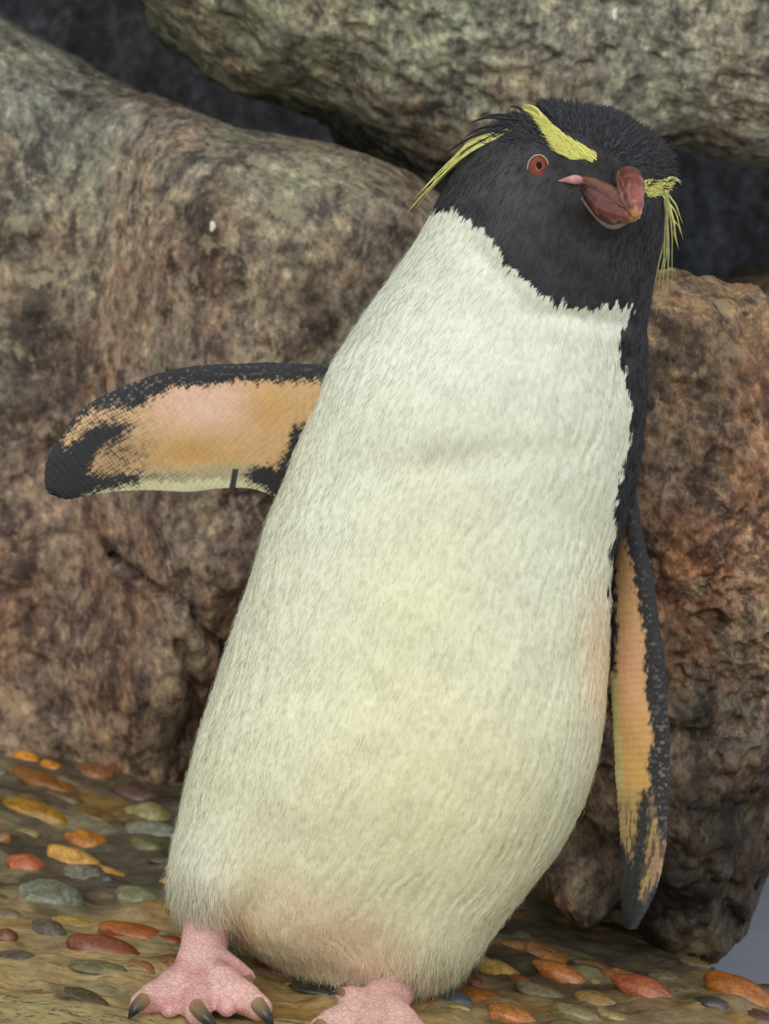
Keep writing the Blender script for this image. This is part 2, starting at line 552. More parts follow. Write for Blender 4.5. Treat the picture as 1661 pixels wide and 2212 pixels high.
c = mix(nt, base, ramp(nt, wv, [(0.34, (0.40, 0.32, 0.25)), (0.45, (0.92, 0.88, 0.8)), (0.56, (1.15, 1.12, 1.05)), (0.64, (0.55, 0.43, 0.30))]), 0.85, 'MULTIPLY')
c = mix(nt, c, ramp(nt, big, [(0.3, (0.5, 0.5, 0.48)), (0.5, (1, 1, 1)), (0.7, (1.4, 1.38, 1.25))]), 0.7, 'MULTIPLY')
c = mix(nt, c, ramp(nt, mid, [(0.3, (0.5, 0.5, 0.48)), (0.5, (1, 1, 1)), (0.7, (1.4, 1.4, 1.35))]), 0.8, 'MULTIPLY')
nt.links.new(c, bs.inputs['Base Color'])
bs.inputs['Roughness'].default_value = 0.36
nt.links.new(bump(nt, mid, 0.5, 0.004, bump(nt, wv, 0.3, 0.004)), bs.inputs['Normal'])
floor = tag(add_obj('floor', me, floor_mat), kind='structure')

# ------------------------------------------------------------------ dark back wall with an added light-blocking top, pool water
wu = np.linspace(0, 1, 120); wv_ = np.linspace(-2.2, 1.1, 160)
U, V = np.meshgrid(wu, wv_, indexing='ij')
ang = U.ravel()
wyy = 1.35 - 0.75 * smooth01(ang, 0.55, 1.0)  # upper part bent forward as an added cover, keeping sky light out
wzz = -0.6 + 2.2 * smooth01(ang, 0, 1) 
wp = np.stack([V.ravel(), wyy, wzz], 1)
wp[:, 1] += 0.06 * fbm(wp * 5, 4, 77)
me = make_mesh('wall_back', wp, grid_quads(120, 160))
set_col(me, np.broadcast_to(lin(56, 58, 66), (len(wp), 3)))  # dark base colour puts the shade of the gaps into the wall
shade_rock = rock_mat('gap_shade_rock', 0.6)
wall = tag(add_obj('wall_back', me, shade_rock), kind='structure')

wx = np.linspace(0.05, 3.0, 60); wy = np.linspace(0.3, 1.22, 60)
XX, YY = np.meshgrid(wx, wy)
wp = np.stack([XX.ravel(), YY.ravel(), np.full(XX.size, -0.27)], 1)
wp[:, 2] += 0.003 * fbm(wp * 8, 2, 4)
me = make_mesh('pool_water', wp, grid_quads(60, 60))
wm, nt, bs = new_mat('pool_water')
bs.inputs['Base Color'].default_value = lin4(178, 184, 198)
bs.inputs['Roughness'].default_value = 0.12
n = noise(nt, objvec(nt), 22, 3, 0.5)
nt.links.new(bump(nt, n, 0.15, 0.01), bs.inputs['Normal'])
tag(add_obj('pool_water', me, wm), 'grey-blue pool water past the edge of the pebbled bank', 'water', kind='stuff')

# ------------------------------------------------------------------ boulders
def boulder(name, outline, centre, Yc, front, back, seed, tints, base, label, mat, nt_=430, nf=210, expo=0.55,
            rough=(0.020, 0.005, 0.0022), cracks=(), group=None, lean=0.0, yaw=0.0):
    """closed stone: the outline stands on the plane y = Yc, bulging to the front and the back"""
    c0 = np.array(centre, float)
    op = np.array(outline, float)
    closed = np.concatenate([op, op[:1]])
    fine = resample(closed, 1500)
    an = np.arctan2(fine[:, 1] - c0[1], fine[:, 0] - c0[0])
    rr = np.hypot(fine[:, 0] - c0[0], fine[:, 1] - c0[1])
    th = np.linspace(-math.pi, math.pi, nt_, endpoint=False)
    o = np.argsort(an)
    rad = np.interp(th, an[o], rr[o], period=2 * math.pi)
    ker = np.ones(5) / 5
    rad = np.convolve(np.concatenate([rad[-2:], rad, rad[:2]]), ker, 'valid')
    # rows: dense in front, sparse behind
    nfr = int(nf * 0.8)
    k_ = np.linspace(0.004, 1, nfr)
    s_row = 1 - (1 - k_) ** 1.25
    phf = np.arcsin(np.clip(s_row, 0, 1) ** (1 / expo))
    ph = np.concatenate([phf, np.linspace(0.5 * math.pi, 0.996 * math.pi, nf - nfr + 1)[1:]])
    sp = np.sin(ph) ** expo
    cp = np.cos(ph)
    fr = np.where(cp > 0, front * np.abs(cp) ** 0.8, -back * np.abs(cp) ** 0.8)
    PXc = c0[0] + sp[:, None] * (rad * np.cos(th))[None, :]
    PYc = c0[1] + sp[:, None] * (rad * np.sin(th))[None, :]
    d = FWD[None] + RIGHT[None] * ((PXc.ravel() - W / 2) / F)[:, None] + UP[None] * ((H / 2 - PYc.ravel()) / F)[:, None]
    depth = Yc - np.repeat(fr, nt_) + lean * (1100 - PYc.ravel()) / 3000.0 - yaw * smooth01(PXc.ravel(), 90, 480)
    v = CAM + d * ((depth - CAM[1]) / d[:, 1])[:, None]
    cen = CAM + ray(*centre) * ((Yc - CAM[1]) / ray(*centre)[1])
    nrm = v - cen[None]
    nrm[:, 1] *= 2.5
    nrm /= np.linalg.norm(nrm, axis=1)[:, None] + 1e-9
    disp = rough[0] * fbm(v * 6.5 + seed, 4, seed) + rough[1] * fbm(v * 26 + seed, 4, seed + 3) + rough[2] * fbm(v * 95, 3, seed + 7)
    pits = smooth01(fbm(v * 48 + 3.1, 3, seed + 13), 0.35, 0.75)
    disp = disp - rough[1] * 0.9 * pits
    ppx, ppy = proj(v)
    for pts, wd, dep in cracks:
        sd = np.full(len(v), 1e9)
        jx = 10 * fbm(v * 40, 3, seed + 21)
        jy = 10 * fbm(v * 40 + 9, 3, seed + 22)
        for a, b in zip(pts[:-1], pts[1:]):
            ex, ey = b[0] - a[0], b[1] - a[1]
            t = np.clip(((ppx + jx - a[0]) * ex + (ppy + jy - a[1]) * ey) / (ex * ex + ey * ey), 0, 1)
            sd = np.minimum(sd, np.hypot(ppx + jx - a[0] - ex * t, ppy + jy - a[1] - ey * t))
        front_side = (np.repeat(cp, nt_) > 0)
        disp = disp - dep * np.exp(-(sd / wd) ** 2) * front_side
    v = v + nrm * disp[:, None]
    n0 = len(v)
    v = np.concatenate([v, v[:nt_].mean(0)[None], v[-nt_:].mean(0)[None]])
    j = np.arange(nt_)
    t = np.concatenate([np.stack([np.full(nt_, n0), j, (j + 1) % nt_], 1),
                        np.stack([np.full(nt_, n0 + 1), n0 - nt_ + (j + 1) % nt_, n0 - nt_ + j], 1)])
    me = make_mesh(name, v, grid_quads(nf, nt_, True, True), t[:, ::-1] if False else t)
    ppx, ppy = proj(v)
    wgt = np.full((len(v), 1), 1.0)
    colr = np.broadcast_to(lin(*base), (len(v), 3)) * wgt
    wob = 110 * fbm(v * 7, 4, seed + 31)
    wob2 = 110 * fbm(v * 7 + 4, 4, seed + 32)
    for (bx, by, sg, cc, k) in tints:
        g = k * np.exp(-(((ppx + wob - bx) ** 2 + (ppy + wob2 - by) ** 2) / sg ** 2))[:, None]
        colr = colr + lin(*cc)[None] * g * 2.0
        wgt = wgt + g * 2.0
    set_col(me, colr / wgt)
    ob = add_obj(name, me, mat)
    return tag(ob, label, 'boulder', group)

stone = rock_mat('mottled_stone', 0.6, patch=0.5)
grey_stone = rock_mat('grey_stone', 0.65, patch=0.35)
rust_stone = rock_mat('rusty_stone', 0.55, patch_scale=20.0, patch=0.85, rust=0.32)
OLIVE, BROWN, RED, DARK, GREY, OCHRE = (128, 126, 108), (126, 113, 101), (130, 104, 92), (60, 56, 54), (124, 124, 122), (140, 112, 80)

boulder('boulder', [(-1500, -420), (-700, -150), (-200, -20), (0, 45), (130, 108), (270, 180), (430, 228), (500, 262), (610, 288), (700, 312),
                    (800, 350), (880, 392), (960, 450), (1030, 600), (1010, 900), (860, 1180), (640, 1360), (520, 1450), (462, 1540), (432, 1620), (410, 1720), (380, 1850), (250, 1950),
                    (-200, 1900), (-900, 1900), (-1500, 1800), (-1900, 900)],
        (100, 850), 0.63, 0.17, 0.25, 3,
        [(80, 500, 330, OLIVE, 1.0), (600, 400, 260, OLIVE, 0.9), (330, 560, 230, RED, 0.8), (560, 640, 160, OLIVE, 0.7),
         (150, 260, 220, GREY, 0.8), (380, 800, 250, (138, 121, 107), 0.9), (100, 1000, 220, RED, 0.7), (350, 1150, 260, (152, 136, 122), 1.0),
         (150, 1450, 320, (150, 126, 106), 1.2), (60, 1290, 150, RED, 0.7), (330, 1560, 200, (126, 105, 88), 0.8), (440, 1640, 110, DARK, 1.0),
         (800, 560, 180, (112, 90, 80), 0.8), (430, 1300, 70, (70, 56, 48), 0.4)],
        BROWN, 'broad brown boulder with olive lichen and a curved crack, behind the outstretched flipper', stone, nt_=520, nf=250, expo=0.42, rough=(0.015, 0.0032, 0.0014), yaw=0.11,
        cracks=[([(250, 1205), (300, 1240), (350, 1275), (410, 1310), (455, 1370), (500, 1430)], 9, 0.020),
                ([(385, 1390), (400, 1440), (425, 1500), (430, 1560), (400, 1620)], 11, 0.014),
                ([(350, 440), (420, 520), (450, 640), (430, 800)], 30, 0.006)])
boulder('boulder', [(120, -700), (200, -160), (285, 0), (335, 62), (420, 132), (500, 192), (620, 222), (700, 262), (742, 305), (800, 342),
                    (890, 388), (1000, 425), (1200, 420), (1350, 372), (1450, 340), (1530, 334), (1600, 350), (1661, 362), (1900, 385),
                    (2300, 300), (2500, -300), (2200, -1100), (1200, -1500), (400, -1200)],
        (1100, -300), 0.62, 0.17, 0.22, 17,
        [(700, 120, 330, (140, 137, 117), 1.0), (1250, 100, 300, (140, 138, 125), 1.0), (1550, 150, 250, (144, 138, 125), 1.0), (500, 100, 150, OLIVE, 0.7),
         (1000, 180, 170, (112, 111, 104), 0.6), (780, 260, 110, (100, 98, 92), 0.7), (1240, 90, 70, (84, 70, 62), 0.8)],
        (134, 131, 116), 'grey-olive boulder lying on top of the others, above the penguin head', grey_stone, nt_=480, nf=220, expo=0.42)
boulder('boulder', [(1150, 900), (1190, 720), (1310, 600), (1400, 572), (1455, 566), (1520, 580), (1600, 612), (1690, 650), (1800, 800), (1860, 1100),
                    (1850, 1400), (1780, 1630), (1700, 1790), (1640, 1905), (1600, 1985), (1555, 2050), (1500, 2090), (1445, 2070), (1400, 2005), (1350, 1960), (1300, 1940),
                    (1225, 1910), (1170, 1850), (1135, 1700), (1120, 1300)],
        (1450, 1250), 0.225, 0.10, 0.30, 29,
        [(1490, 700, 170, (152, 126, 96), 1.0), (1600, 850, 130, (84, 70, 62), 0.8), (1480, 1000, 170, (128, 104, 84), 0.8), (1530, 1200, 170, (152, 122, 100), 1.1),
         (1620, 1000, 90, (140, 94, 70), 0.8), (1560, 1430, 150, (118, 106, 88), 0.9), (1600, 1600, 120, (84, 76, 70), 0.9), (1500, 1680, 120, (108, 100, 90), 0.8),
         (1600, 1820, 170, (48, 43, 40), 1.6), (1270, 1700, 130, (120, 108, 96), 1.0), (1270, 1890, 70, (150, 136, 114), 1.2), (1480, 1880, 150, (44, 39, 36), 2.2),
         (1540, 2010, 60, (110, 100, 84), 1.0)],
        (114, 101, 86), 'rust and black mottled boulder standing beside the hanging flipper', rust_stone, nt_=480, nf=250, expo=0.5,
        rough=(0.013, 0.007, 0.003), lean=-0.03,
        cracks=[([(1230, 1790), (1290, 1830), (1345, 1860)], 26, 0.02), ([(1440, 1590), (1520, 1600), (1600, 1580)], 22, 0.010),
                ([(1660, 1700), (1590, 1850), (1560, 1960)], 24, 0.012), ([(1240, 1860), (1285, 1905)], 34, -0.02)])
boulder('boulder', [(1560, 640), (1585, 606), (1625, 592), (1700, 590), (1900, 600), (2200, 700), (2300, 1000), (2200, 1400), (1900, 1500), (1650, 1200), (1570, 800)],
        (1900, 1000), 0.78, 0.10, 0.12, 41, [(1700, 650, 200, (120, 108, 88), 1.0)], (112, 100, 82),
        'small grey-brown boulder tucked behind the rust mottled one', stone, nt_=240, nf=120)

# ------------------------------------------------------------------ penguin body (one continuous skin)
SECT = [  # left and right outline pixel, depth ratio, centre depth
    (690, 2140, 775, 2146, 1.6, 0.060), (600, 2092, 890, 2146, 0.95, 0.058), (520, 2048, 960, 2122, 0.86, 0.056), (440, 2005, 1005, 2085, 0.82, 0.054),
    (392, 1962, 1055, 2030, 0.80, 0.052), (374, 1912, 1110, 1962, 0.79, 0.050), (380, 1850, 1165, 1890, 0.79, 0.048), (388, 1775, 1225, 1800, 0.79, 0.047),
    (403, 1680, 1272, 1695, 0.80, 0.046), (430, 1580, 1298, 1595, 0.81, 0.045), (470, 1460, 1311, 1490, 0.82, 0.045), (510, 1340, 1314, 1400, 0.84, 0.045),
    (545, 1232, 1318, 1310, 0.85, 0.045), (574, 1138, 1326, 1225, 0.86, 0.046), (606, 1060, 1345, 1135, 0.86, 0.047), (640, 975, 1372, 1040, 0.86, 0.047),
    (676, 888, 1388, 945, 0.86, 0.046), (714, 800, 1394, 858, 0.86, 0.044), (757, 728, 1397, 778, 0.86, 0.042), (803, 655, 1400, 705, 0.87, 0.040),
    (850, 588, 1409, 638, 0.88, 0.037), (893, 528, 1421, 572, 0.89, 0.034), (926, 470, 1433, 506, 0.90, 0.032), (955, 415, 1444, 448, 0.92, 0.030),
    (992, 358, 1450, 400, 0.94, 0.029), (1040, 306, 1443, 355, 0.96, 0.029), (1098, 264, 1412, 312, 0.98, 0.030), (1155, 237, 1362, 272, 1.0, 0.031),
    (1200, 226, 1305, 244, 1.05, 0.032)]
NS, NA = 400, 470
K = catmull(SECT, NS)
def sect_points(K):
    L = np.array([P(a, b, y) for a, b, y in zip(K[:, 0], K[:, 1], K[:, 5])])
    R = np.array([P(a, b, y) for a, b, y in zip(K[:, 2], K[:, 3], K[:, 5])])
    return L, R
Lp, Rp = sect_points(K)
Cp = (Lp + Rp) / 2
Wv = (Rp - Lp) / 2
hw = np.linalg.norm(Wv, axis=1)
Dv = Cp - CAM; Dv /= np.linalg.norm(Dv, axis=1)[:, None]
AA = np.linspace(-math.pi, math.pi, NA, endpoint=False)
sa, ca = np.sin(AA), np.cos(AA)
ex = 0.94
spw = lambda x: np.sign(x) * np.abs(x) ** ex
BV = (Cp[:, None, :] + Wv[:, None, :] * spw(sa)[None, :, None] - Dv[:, None, :] * (hw * K[:, 4])[:, None, None] * spw(ca)[None, :, None])
BV0 = BV.copy()

def grid_normals(G):
    du = np.gradient(G, axis=0)
    ext = np.concatenate([G[:, -1:], G, G[:, :1]], 1)
    dv = (ext[:, 2:] - ext[:, :-2]) / 2
    n = np.cross(dv, du)
    n /= np.linalg.norm(n, axis=2)[..., None] + 1e-12
    c = G.mean(1, keepdims=True)
    sgn = np.sign(((G - c) * n).sum(2, keepdims=True).mean())
    return n * sgn, du
BN, BDU = grid_normals(BV)
flat = BV.reshape(-1, 3)
bpx, bpy_ = proj(flat)
front = np.tile(np.cos(AA) > -0.15, NS)
def gb(cx, cy, sx, sy=None, rot=0.0):
    sy = sy or sx
    c, s_ = math.cos(math.radians(rot)), math.sin(math.radians(rot))
    dx, dy = bpx - cx, bpy_ - cy
    return np.exp(-((dx * c + dy * s_) / sx) ** 2 - ((-dx * s_ + dy * c) / sy) ** 2) * front
disp = (0.011 * gb(1300, 415, 85, 70, 20) + 0.004 * gb(1250, 310, 60, 25, 30) - 0.003 * gb(1165, 362, 40) + 0.003 * gb(1150, 470, 90)
        + 0.008 * gb(440, 1880, 75, 95) + 0.006 * gb(930, 2060, 90, 60) - 0.007 * gb(525, 1985, 40, 70, 20) - 0.004 * gb(760, 2060, 80, 50)
        + 0.004 * gb(900, 1750, 250, 200) - 0.005 * gb(1250, 690, 110, 22, 8) - 0.004 * gb(1080, 600, 110, 25, 52)
        + 0.006 * gb(950, 900, 200, 140) - 0.003 * gb(1000, 1000, 260, 40, -5))
# feather tracts: shallow wavy ridges running down the breast
sarc = np.concatenate([[0], np.cumsum(np.linalg.norm(np.diff(Cp, axis=0), axis=1))])
SS = np.repeat(sarc, NA)
AW = (AA[None, :] * hw[:, None]).ravel()
q = np.stack([AW * 330 + 1.8 * fbm(flat * 40, 2, 3), SS * 30, np.zeros_like(SS)], 1)
torso = 1 - smooth01(SS, sarc[-1] * 0.70, sarc[-1] * 0.80)
rip = fbm(q, 2, 8) * 0.00058 * (0.3 + 0.7 * torso) + 0.0009 * fbm(flat * 20, 2, 14) * torso
disp = disp + rip
flat = flat + BN.reshape(-1, 3) * disp[:, None]
BV = flat.reshape(NS, NA, 3)
BN, BDU = grid_normals(BV)
ends = np.stack([BV[0].mean(0), BV[-1].mean(0)])
j = np.arange(NA)
n0 = NS * NA
btris = np.concatenate([np.stack([np.full(NA, n0), (j + 1) % NA, j], 1),
                        np.stack([np.full(NA, n0 + 1), n0 - NA + j, n0 - NA + (j + 1) % NA], 1)])
body_verts = np.concatenate([flat, ends])
AZ = np.tile(AA, NS)

HEADPOLY = [(880, 440), (930, 455), (965, 447), (1000, 464), (1045, 496), (1083, 545), (1115, 590), (1165, 632), (1215, 656), (1290, 668), (1330, 662), (1368, 655),
            (1362, 690), (1336, 735), (1348, 800), (1364, 870), (1364, 940), (1347, 1010), (1332, 1080), (1322, 1180), (1318, 1300), (1325, 1500), (1900, 1500), (1900, 50), (800, 50)]
BROW = [(1288, 338), (1284, 348), (1268, 341), (1240, 342), (1222, 335), (1205, 318), (1185, 285), (1165, 255), (1136, 236), (1155, 240), (1180, 262), (1205, 288), (1235, 308), (1262, 322)]
BROW_R = [(1390, 393), (1445, 394), (1440, 404), (1425, 416), (1400, 420), (1392, 408)]
C_BLACK = np.array([0.031, 0.032, 0.036])
C_YEL = lin(230, 226, 128)

def body_color(v, az, jit=1.0, seed=0):
    px, py = proj(v)
    jx = jit * 9 * fbm(v * np.array([260, 260, 90]), 2, 90 + seed)
    jy = jit * 12 * fbm(v * np.array([260, 260, 60]), 2, 95 + seed)
    fr = np.cos(az) > -0.08
    x, y = px + jx, py + jy
    black = (poly_sd(HEADPOLY, x, y) < 0) & fr
    back = (~fr) & ((az > math.radians(92)) | (az < math.radians(-112)) | (py < 520))
    black = black | back
    t = smooth01(py, 600, 2000)[:, None]
    c = lin(228, 231, 214)[None] * (1 - t) + lin(232, 233, 206)[None] * t
    def blend(c, cc, cx, cy, sx, sy, rot=0, k=1.0):
        co, si = math.cos(math.radians(rot)), math.sin(math.radians(rot))
        dx, dy = px - cx, py - cy
        g = k * np.exp(-((dx * co + dy * si) / sx) ** 2 - ((-dx * si + dy * co) / sy) ** 2)
        g = np.clip(g, 0, 1)[:, None]
        return c * (1 - g) + lin(*cc)[None] * g
    c = blend(c, (236, 231, 192), 930, 1700, 260, 250, 0, 0.7)
    c = blend(c, (232, 230, 194), 900, 1300, 150, 260, 15, 0.6)
    c = blend(c, (240, 222, 194), 700, 2010, 180, 90, 25, 0.9)
    c = blend(c, (240, 220, 194), 780, 2100, 150, 45, 15, 0.7)
    c = blend(c, (226, 194, 148), 530, 2020, 45, 45, 30, 0.6)
    c = blend(c, (246, 218, 180), 1305, 1430, 50, 170, 0, 0.75)
    c = blend(c, (236, 236, 224), 420, 1900, 70, 120, 0, 0.7)
    m = 1 + 0.05 * fbm(v * 60, 3, 60)
    c = c * m[:, None]
    # brownish cast on the cheek and forehead plumage
    hb = np.exp(-((px - 1250) / 120) ** 2 - ((py - 420) / 120) ** 2)[:, None]
    cb = C_BLACK[None] * (1 + 0.5 * fbm(v * 90, 3, 61)[:, None]) + np.array([0.006, 0.002, 0.0])[None] * hb
    cb = cb + np.array([0.030, 0.033, 0.034])[None] * np.exp(-((px - 1090) / 95) ** 2 - ((py - 440) / 110) ** 2)[:, None] + np.array([0.010, 0.010, 0.011])[None] * np.exp(-((px - 1280) / 90) ** 2 - ((py - 570) / 80) ** 2)[:, None]  # slaty cheek grey, plus pale haze painted over cheek and chin
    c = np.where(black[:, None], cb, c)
    yel = ((poly_sd(BROW, px + 0.4 * jx, py + 0.4 * jy) < 0) | (poly_sd(BROW_R, px + 0.4 * jx, py + 0.4 * jy) < 0)) & fr
    c = np.where(yel[:, None], C_YEL[None] * (1 + 0.15 * fbm(v * 300, 2, 62)[:, None]), c)
    return np.clip(c, 0.001, 0.95), black, yel

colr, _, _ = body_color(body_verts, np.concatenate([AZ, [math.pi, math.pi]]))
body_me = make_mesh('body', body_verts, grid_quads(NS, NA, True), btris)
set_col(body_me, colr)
set_float(body_me, 0.0, 'skin')

BVH = BVHTree.FromPolygons([tuple(x) for x in BV0.reshape(-1, 3)[:: 1].tolist()] if False else [tuple(x) for x in body_verts.tolist()],
                           grid_quads(NS, NA, True).tolist() + btris.tolist())
def surf(px, py):
    """where the line of sight through a pixel meets the plumage"""
    d = Vector(ray(px, py)).normalized()
    loc, nor, idx, dist = BVH.ray_cast(Vector(CAM), d)
    if loc is None:
        q = P(px, py, 0.03)
        loc, nor, idx, dist = BVH.find_nearest(Vector(q))
    n = np.array(nor)
    if n @ np.array(d) > 0: n = -n
    return np.array(loc), n

# ---- flippers
def flipper(top, bot, Yt, Yb, thick, colour, nu=430, nv=135):
    """top and bottom edge pixels from shoulder to tip, depth of either edge along the length"""
    T = resample(catmull(top, 160), nu)
    B = resample(catmull(bot, 160), nu)
    u = np.linspace(0, 1, nu)
    yt = np.interp(u, *zip(*Yt)); yb = np.interp(u, *zip(*Yb))
    Tw = np.array([P(a, b, y) for (a, b), y in zip(T, yt)])
    Bw = np.array([P(a, b, y) for (a, b), y in zip(B, yb)])
    mid = (Tw + Bw) / 2; half = (Bw - Tw) / 2
    w = np.linalg.norm(half, axis=1)
    view = mid - CAM; view /= np.linalg.norm(view, axis=1)[:, None]
    along = np.gradient(mid, axis=0)
    nrm = np.cross(along, half); nrm /= np.linalg.norm(nrm, axis=1)[:, None] + 1e-12
    nrm *= np.sign((nrm * view).sum(1))[:, None]
    a = np.linspace(0, 2 * math.pi, nv * 2, endpoint=False)
    vv = -np.cos(a); tt = -np.sin(a)          # tt<0: towards the camera
    prof = np.abs(tt) ** 1.0 * np.sign(tt) * (0.75 - 0.25 * vv) # thicker at the leading edge
    th = np.minimum(thick * (1 - 0.55 * u), w * 0.55)
    G = mid[:, None] + half[:, None] * vv[None, :, None] + nrm[:, None] * (th[:, None] * prof[None])[..., None]
    fl = G.reshape(-1, 3)
    # rows of tiny scale feathers
    N, _ = grid_normals(G)
    U = np.repeat(u, nv * 2); V_ = np.tile(vv, nu)
    L = np.linalg.norm(np.diff(mid, axis=0), axis=1).sum()
    d = 0.00028 * np.sin(U * L * 1500 + 1.5 * fbm(fl * 80, 2, 5)) * (0.6 + 0.4 * np.sin(V_ * 60 + 2 * fbm(fl * 60, 2, 6))) + 0.0006 * fbm(fl * 45, 3, 7)
    fl = fl + N.reshape(-1, 3) * d[:, None]
    G = fl.reshape(nu, nv * 2, 3)
    e = np.stack([G[0].mean(0), G[-1].mean(0)])
    n0 = nu * nv * 2; m = nv * 2; j = np.arange(m)
    tr = np.concatenate([np.stack([np.full(m, n0), (j + 1) % m, j], 1), np.stack([np.full(m, n0 + 1), n0 - m + j, n0 - m + (j + 1) % m], 1)])
    verts = np.concatenate([fl, e])
    me = make_mesh('flipper', verts, grid_quads(nu, m, True), tr)
    ttf = np.concatenate([np.tile(tt, nu), [0, 0]])
    px, py = proj(verts)
    set_col(me, colour(px, py, verts, ttf, np.concatenate([V_, [0, 0]]), np.concatenate([U, [0, 1]])))
    set_float(me, 0.0, 'skin')
    return me

def zpoly(pts, ox, oy, k):
    return [(ox + a * k, oy + b * k) for a, b in pts]

def over(c, rgb, m):
    m = np.clip(m, 0, 1)[:, None]
    return c * (1 - m) + np.array(rgb)[None] * m

def flip_left_col(px, py, v, tt, vv, u):
    z = lambda p: zpoly(p, 60, 740, 700 / 1661)
    n = fbm(v * np.array([330, 330, 330]), 2, 70)
    n2 = fbm(v * np.array([420, 420, 160]), 2, 72)
    x, y = px + 5 * n, py + 7 * n2
    c = np.broadcast_to(lin(212, 176, 132), (len(px), 3)).copy()
    e = lambda cx, cy, rx, ry: np.exp(-(((px - 60) / 0.4214 - cx) / rx) ** 2 - (((py - 740) / 0.4214 - cy) / ry) ** 2)
    c = over(c, lin(228, 190, 170), 1.1 * e(930, 320, 270, 130))
    c = over(c, lin(200, 158, 98), 1.0 * e(820, 560, 260, 75))
    c = over(c, lin(206, 164, 108), 0.9 * e(1250, 330, 150, 180))
    c = over(c, lin(176, 170, 136), 0.85 * smooth01(vv + 0.05 * n2, 0.48, 0.68))
    c = over(c, lin(212, 210, 172), smooth01(vv + 0.06 * n2, 0.76, 0.86))
    c = over(c, lin(170, 142, 104), e(470, 570, 150, 110))
    blk = np.array([0.030, 0.031, 0.035])
    k_ = 2 * math.pi / 0.0030
    dots = 0.6 * np.sin(v[:, 0] * k_ + 2.2 * fbm(v * 120, 2, 71)) * np.sin(v[:, 2] * k_ * 1.1 + 0.35 * v[:, 0] * k_ + 2.2 * fbm(v * 120 + 5, 2, 73)) + 0.5 * fbm(v * 420, 2, 77)
    lead = [(1900, 60), (1900, 190), (1300, 198), (1100, 190), (900, 215), (740, 215), (690, 260), (600, 305), (500, 335), (420, 330), (330, 330), (240, 420), (150, 540), (60, 560), (40, 400), (300, 180), (700, 60)]
    tip = [(40, 560), (140, 500), (200, 560), (300, 450), (400, 420), (510, 430), (480, 480), (380, 530), (330, 590), (310, 670), (430, 690), (560, 680), (560, 705), (400, 745), (280, 790), (150, 840), (40, 780)]
    arm = [(1440, 405), (1370, 450), (1330, 560), (1290, 640), (1150, 660), (1120, 690), (1200, 735), (1290, 810), (1500, 900), (1900, 300)]
    notch = [(1052, 650), (1078, 650), (1062, 748), (1034, 748)]
    for pl, s in ((lead, 10), (tip, 16), (arm, 14)):
        sd = poly_sd(z(pl), x, y)
        c = over(c, blk, 1 - smooth01(sd + 9 * dots + 3 * fbm(v * 600, 2, 78), -5, s))
    c = over(c, blk * 1.6, 1 - smooth01(poly_sd(z(notch), px, py), -1, 3))
    # speckled transition towards the tip
    zone = e(430, 430, 170, 130) + 0.8 * e(470, 600, 150, 80) + 0.6 * e(600, 680, 300, 30)
    c = over(c, blk * 1.3, np.clip(zone, 0, 1) * smooth01(-dots + 0.5 * fbm(v * 300, 2, 79), -0.1, 0.4) * 0.8)
    # worn pale flecks on the black leading edge
    sd = poly_sd(z(lead), x, y)
    c = over(c, lin(120, 112, 100), (sd < 0) * smooth01(fbm(v * 500, 2, 75), 0.3, 0.7) * (0.25 + 0.55 * np.exp(-((u - 0.68) / 0.22) ** 2)))
    c[(tt > 0.12)] = blk
    return np.clip(c, 0.001, 0.9)

LT = [(850, 800), (780, 790), (713, 786), (640, 785), (566, 785), (460, 789), (400, 795), (355, 803), (310, 817), (271, 833), (207, 864), (157, 906), (119, 960), (99, 1001), (95, 1035), (101, 1055), (112, 1066)]
LB = [(800, 1150), (720, 1130), (640, 1095), (597, 1076), (566, 1063), (532, 1055), (481, 1055), (418, 1062), (365, 1061), (313, 1059), (275, 1060), (237, 1063), (205, 1067), (178, 1071), (150, 1077), (130, 1075), (113, 1067)]
flipL = flipper(LT, LB, [(0, 0.050), (0.25, 0.030), (1, 0.015)], [(0, 0.075), (0.25, 0.050), (1, 0.02)], 0.0085, flip_left_col)

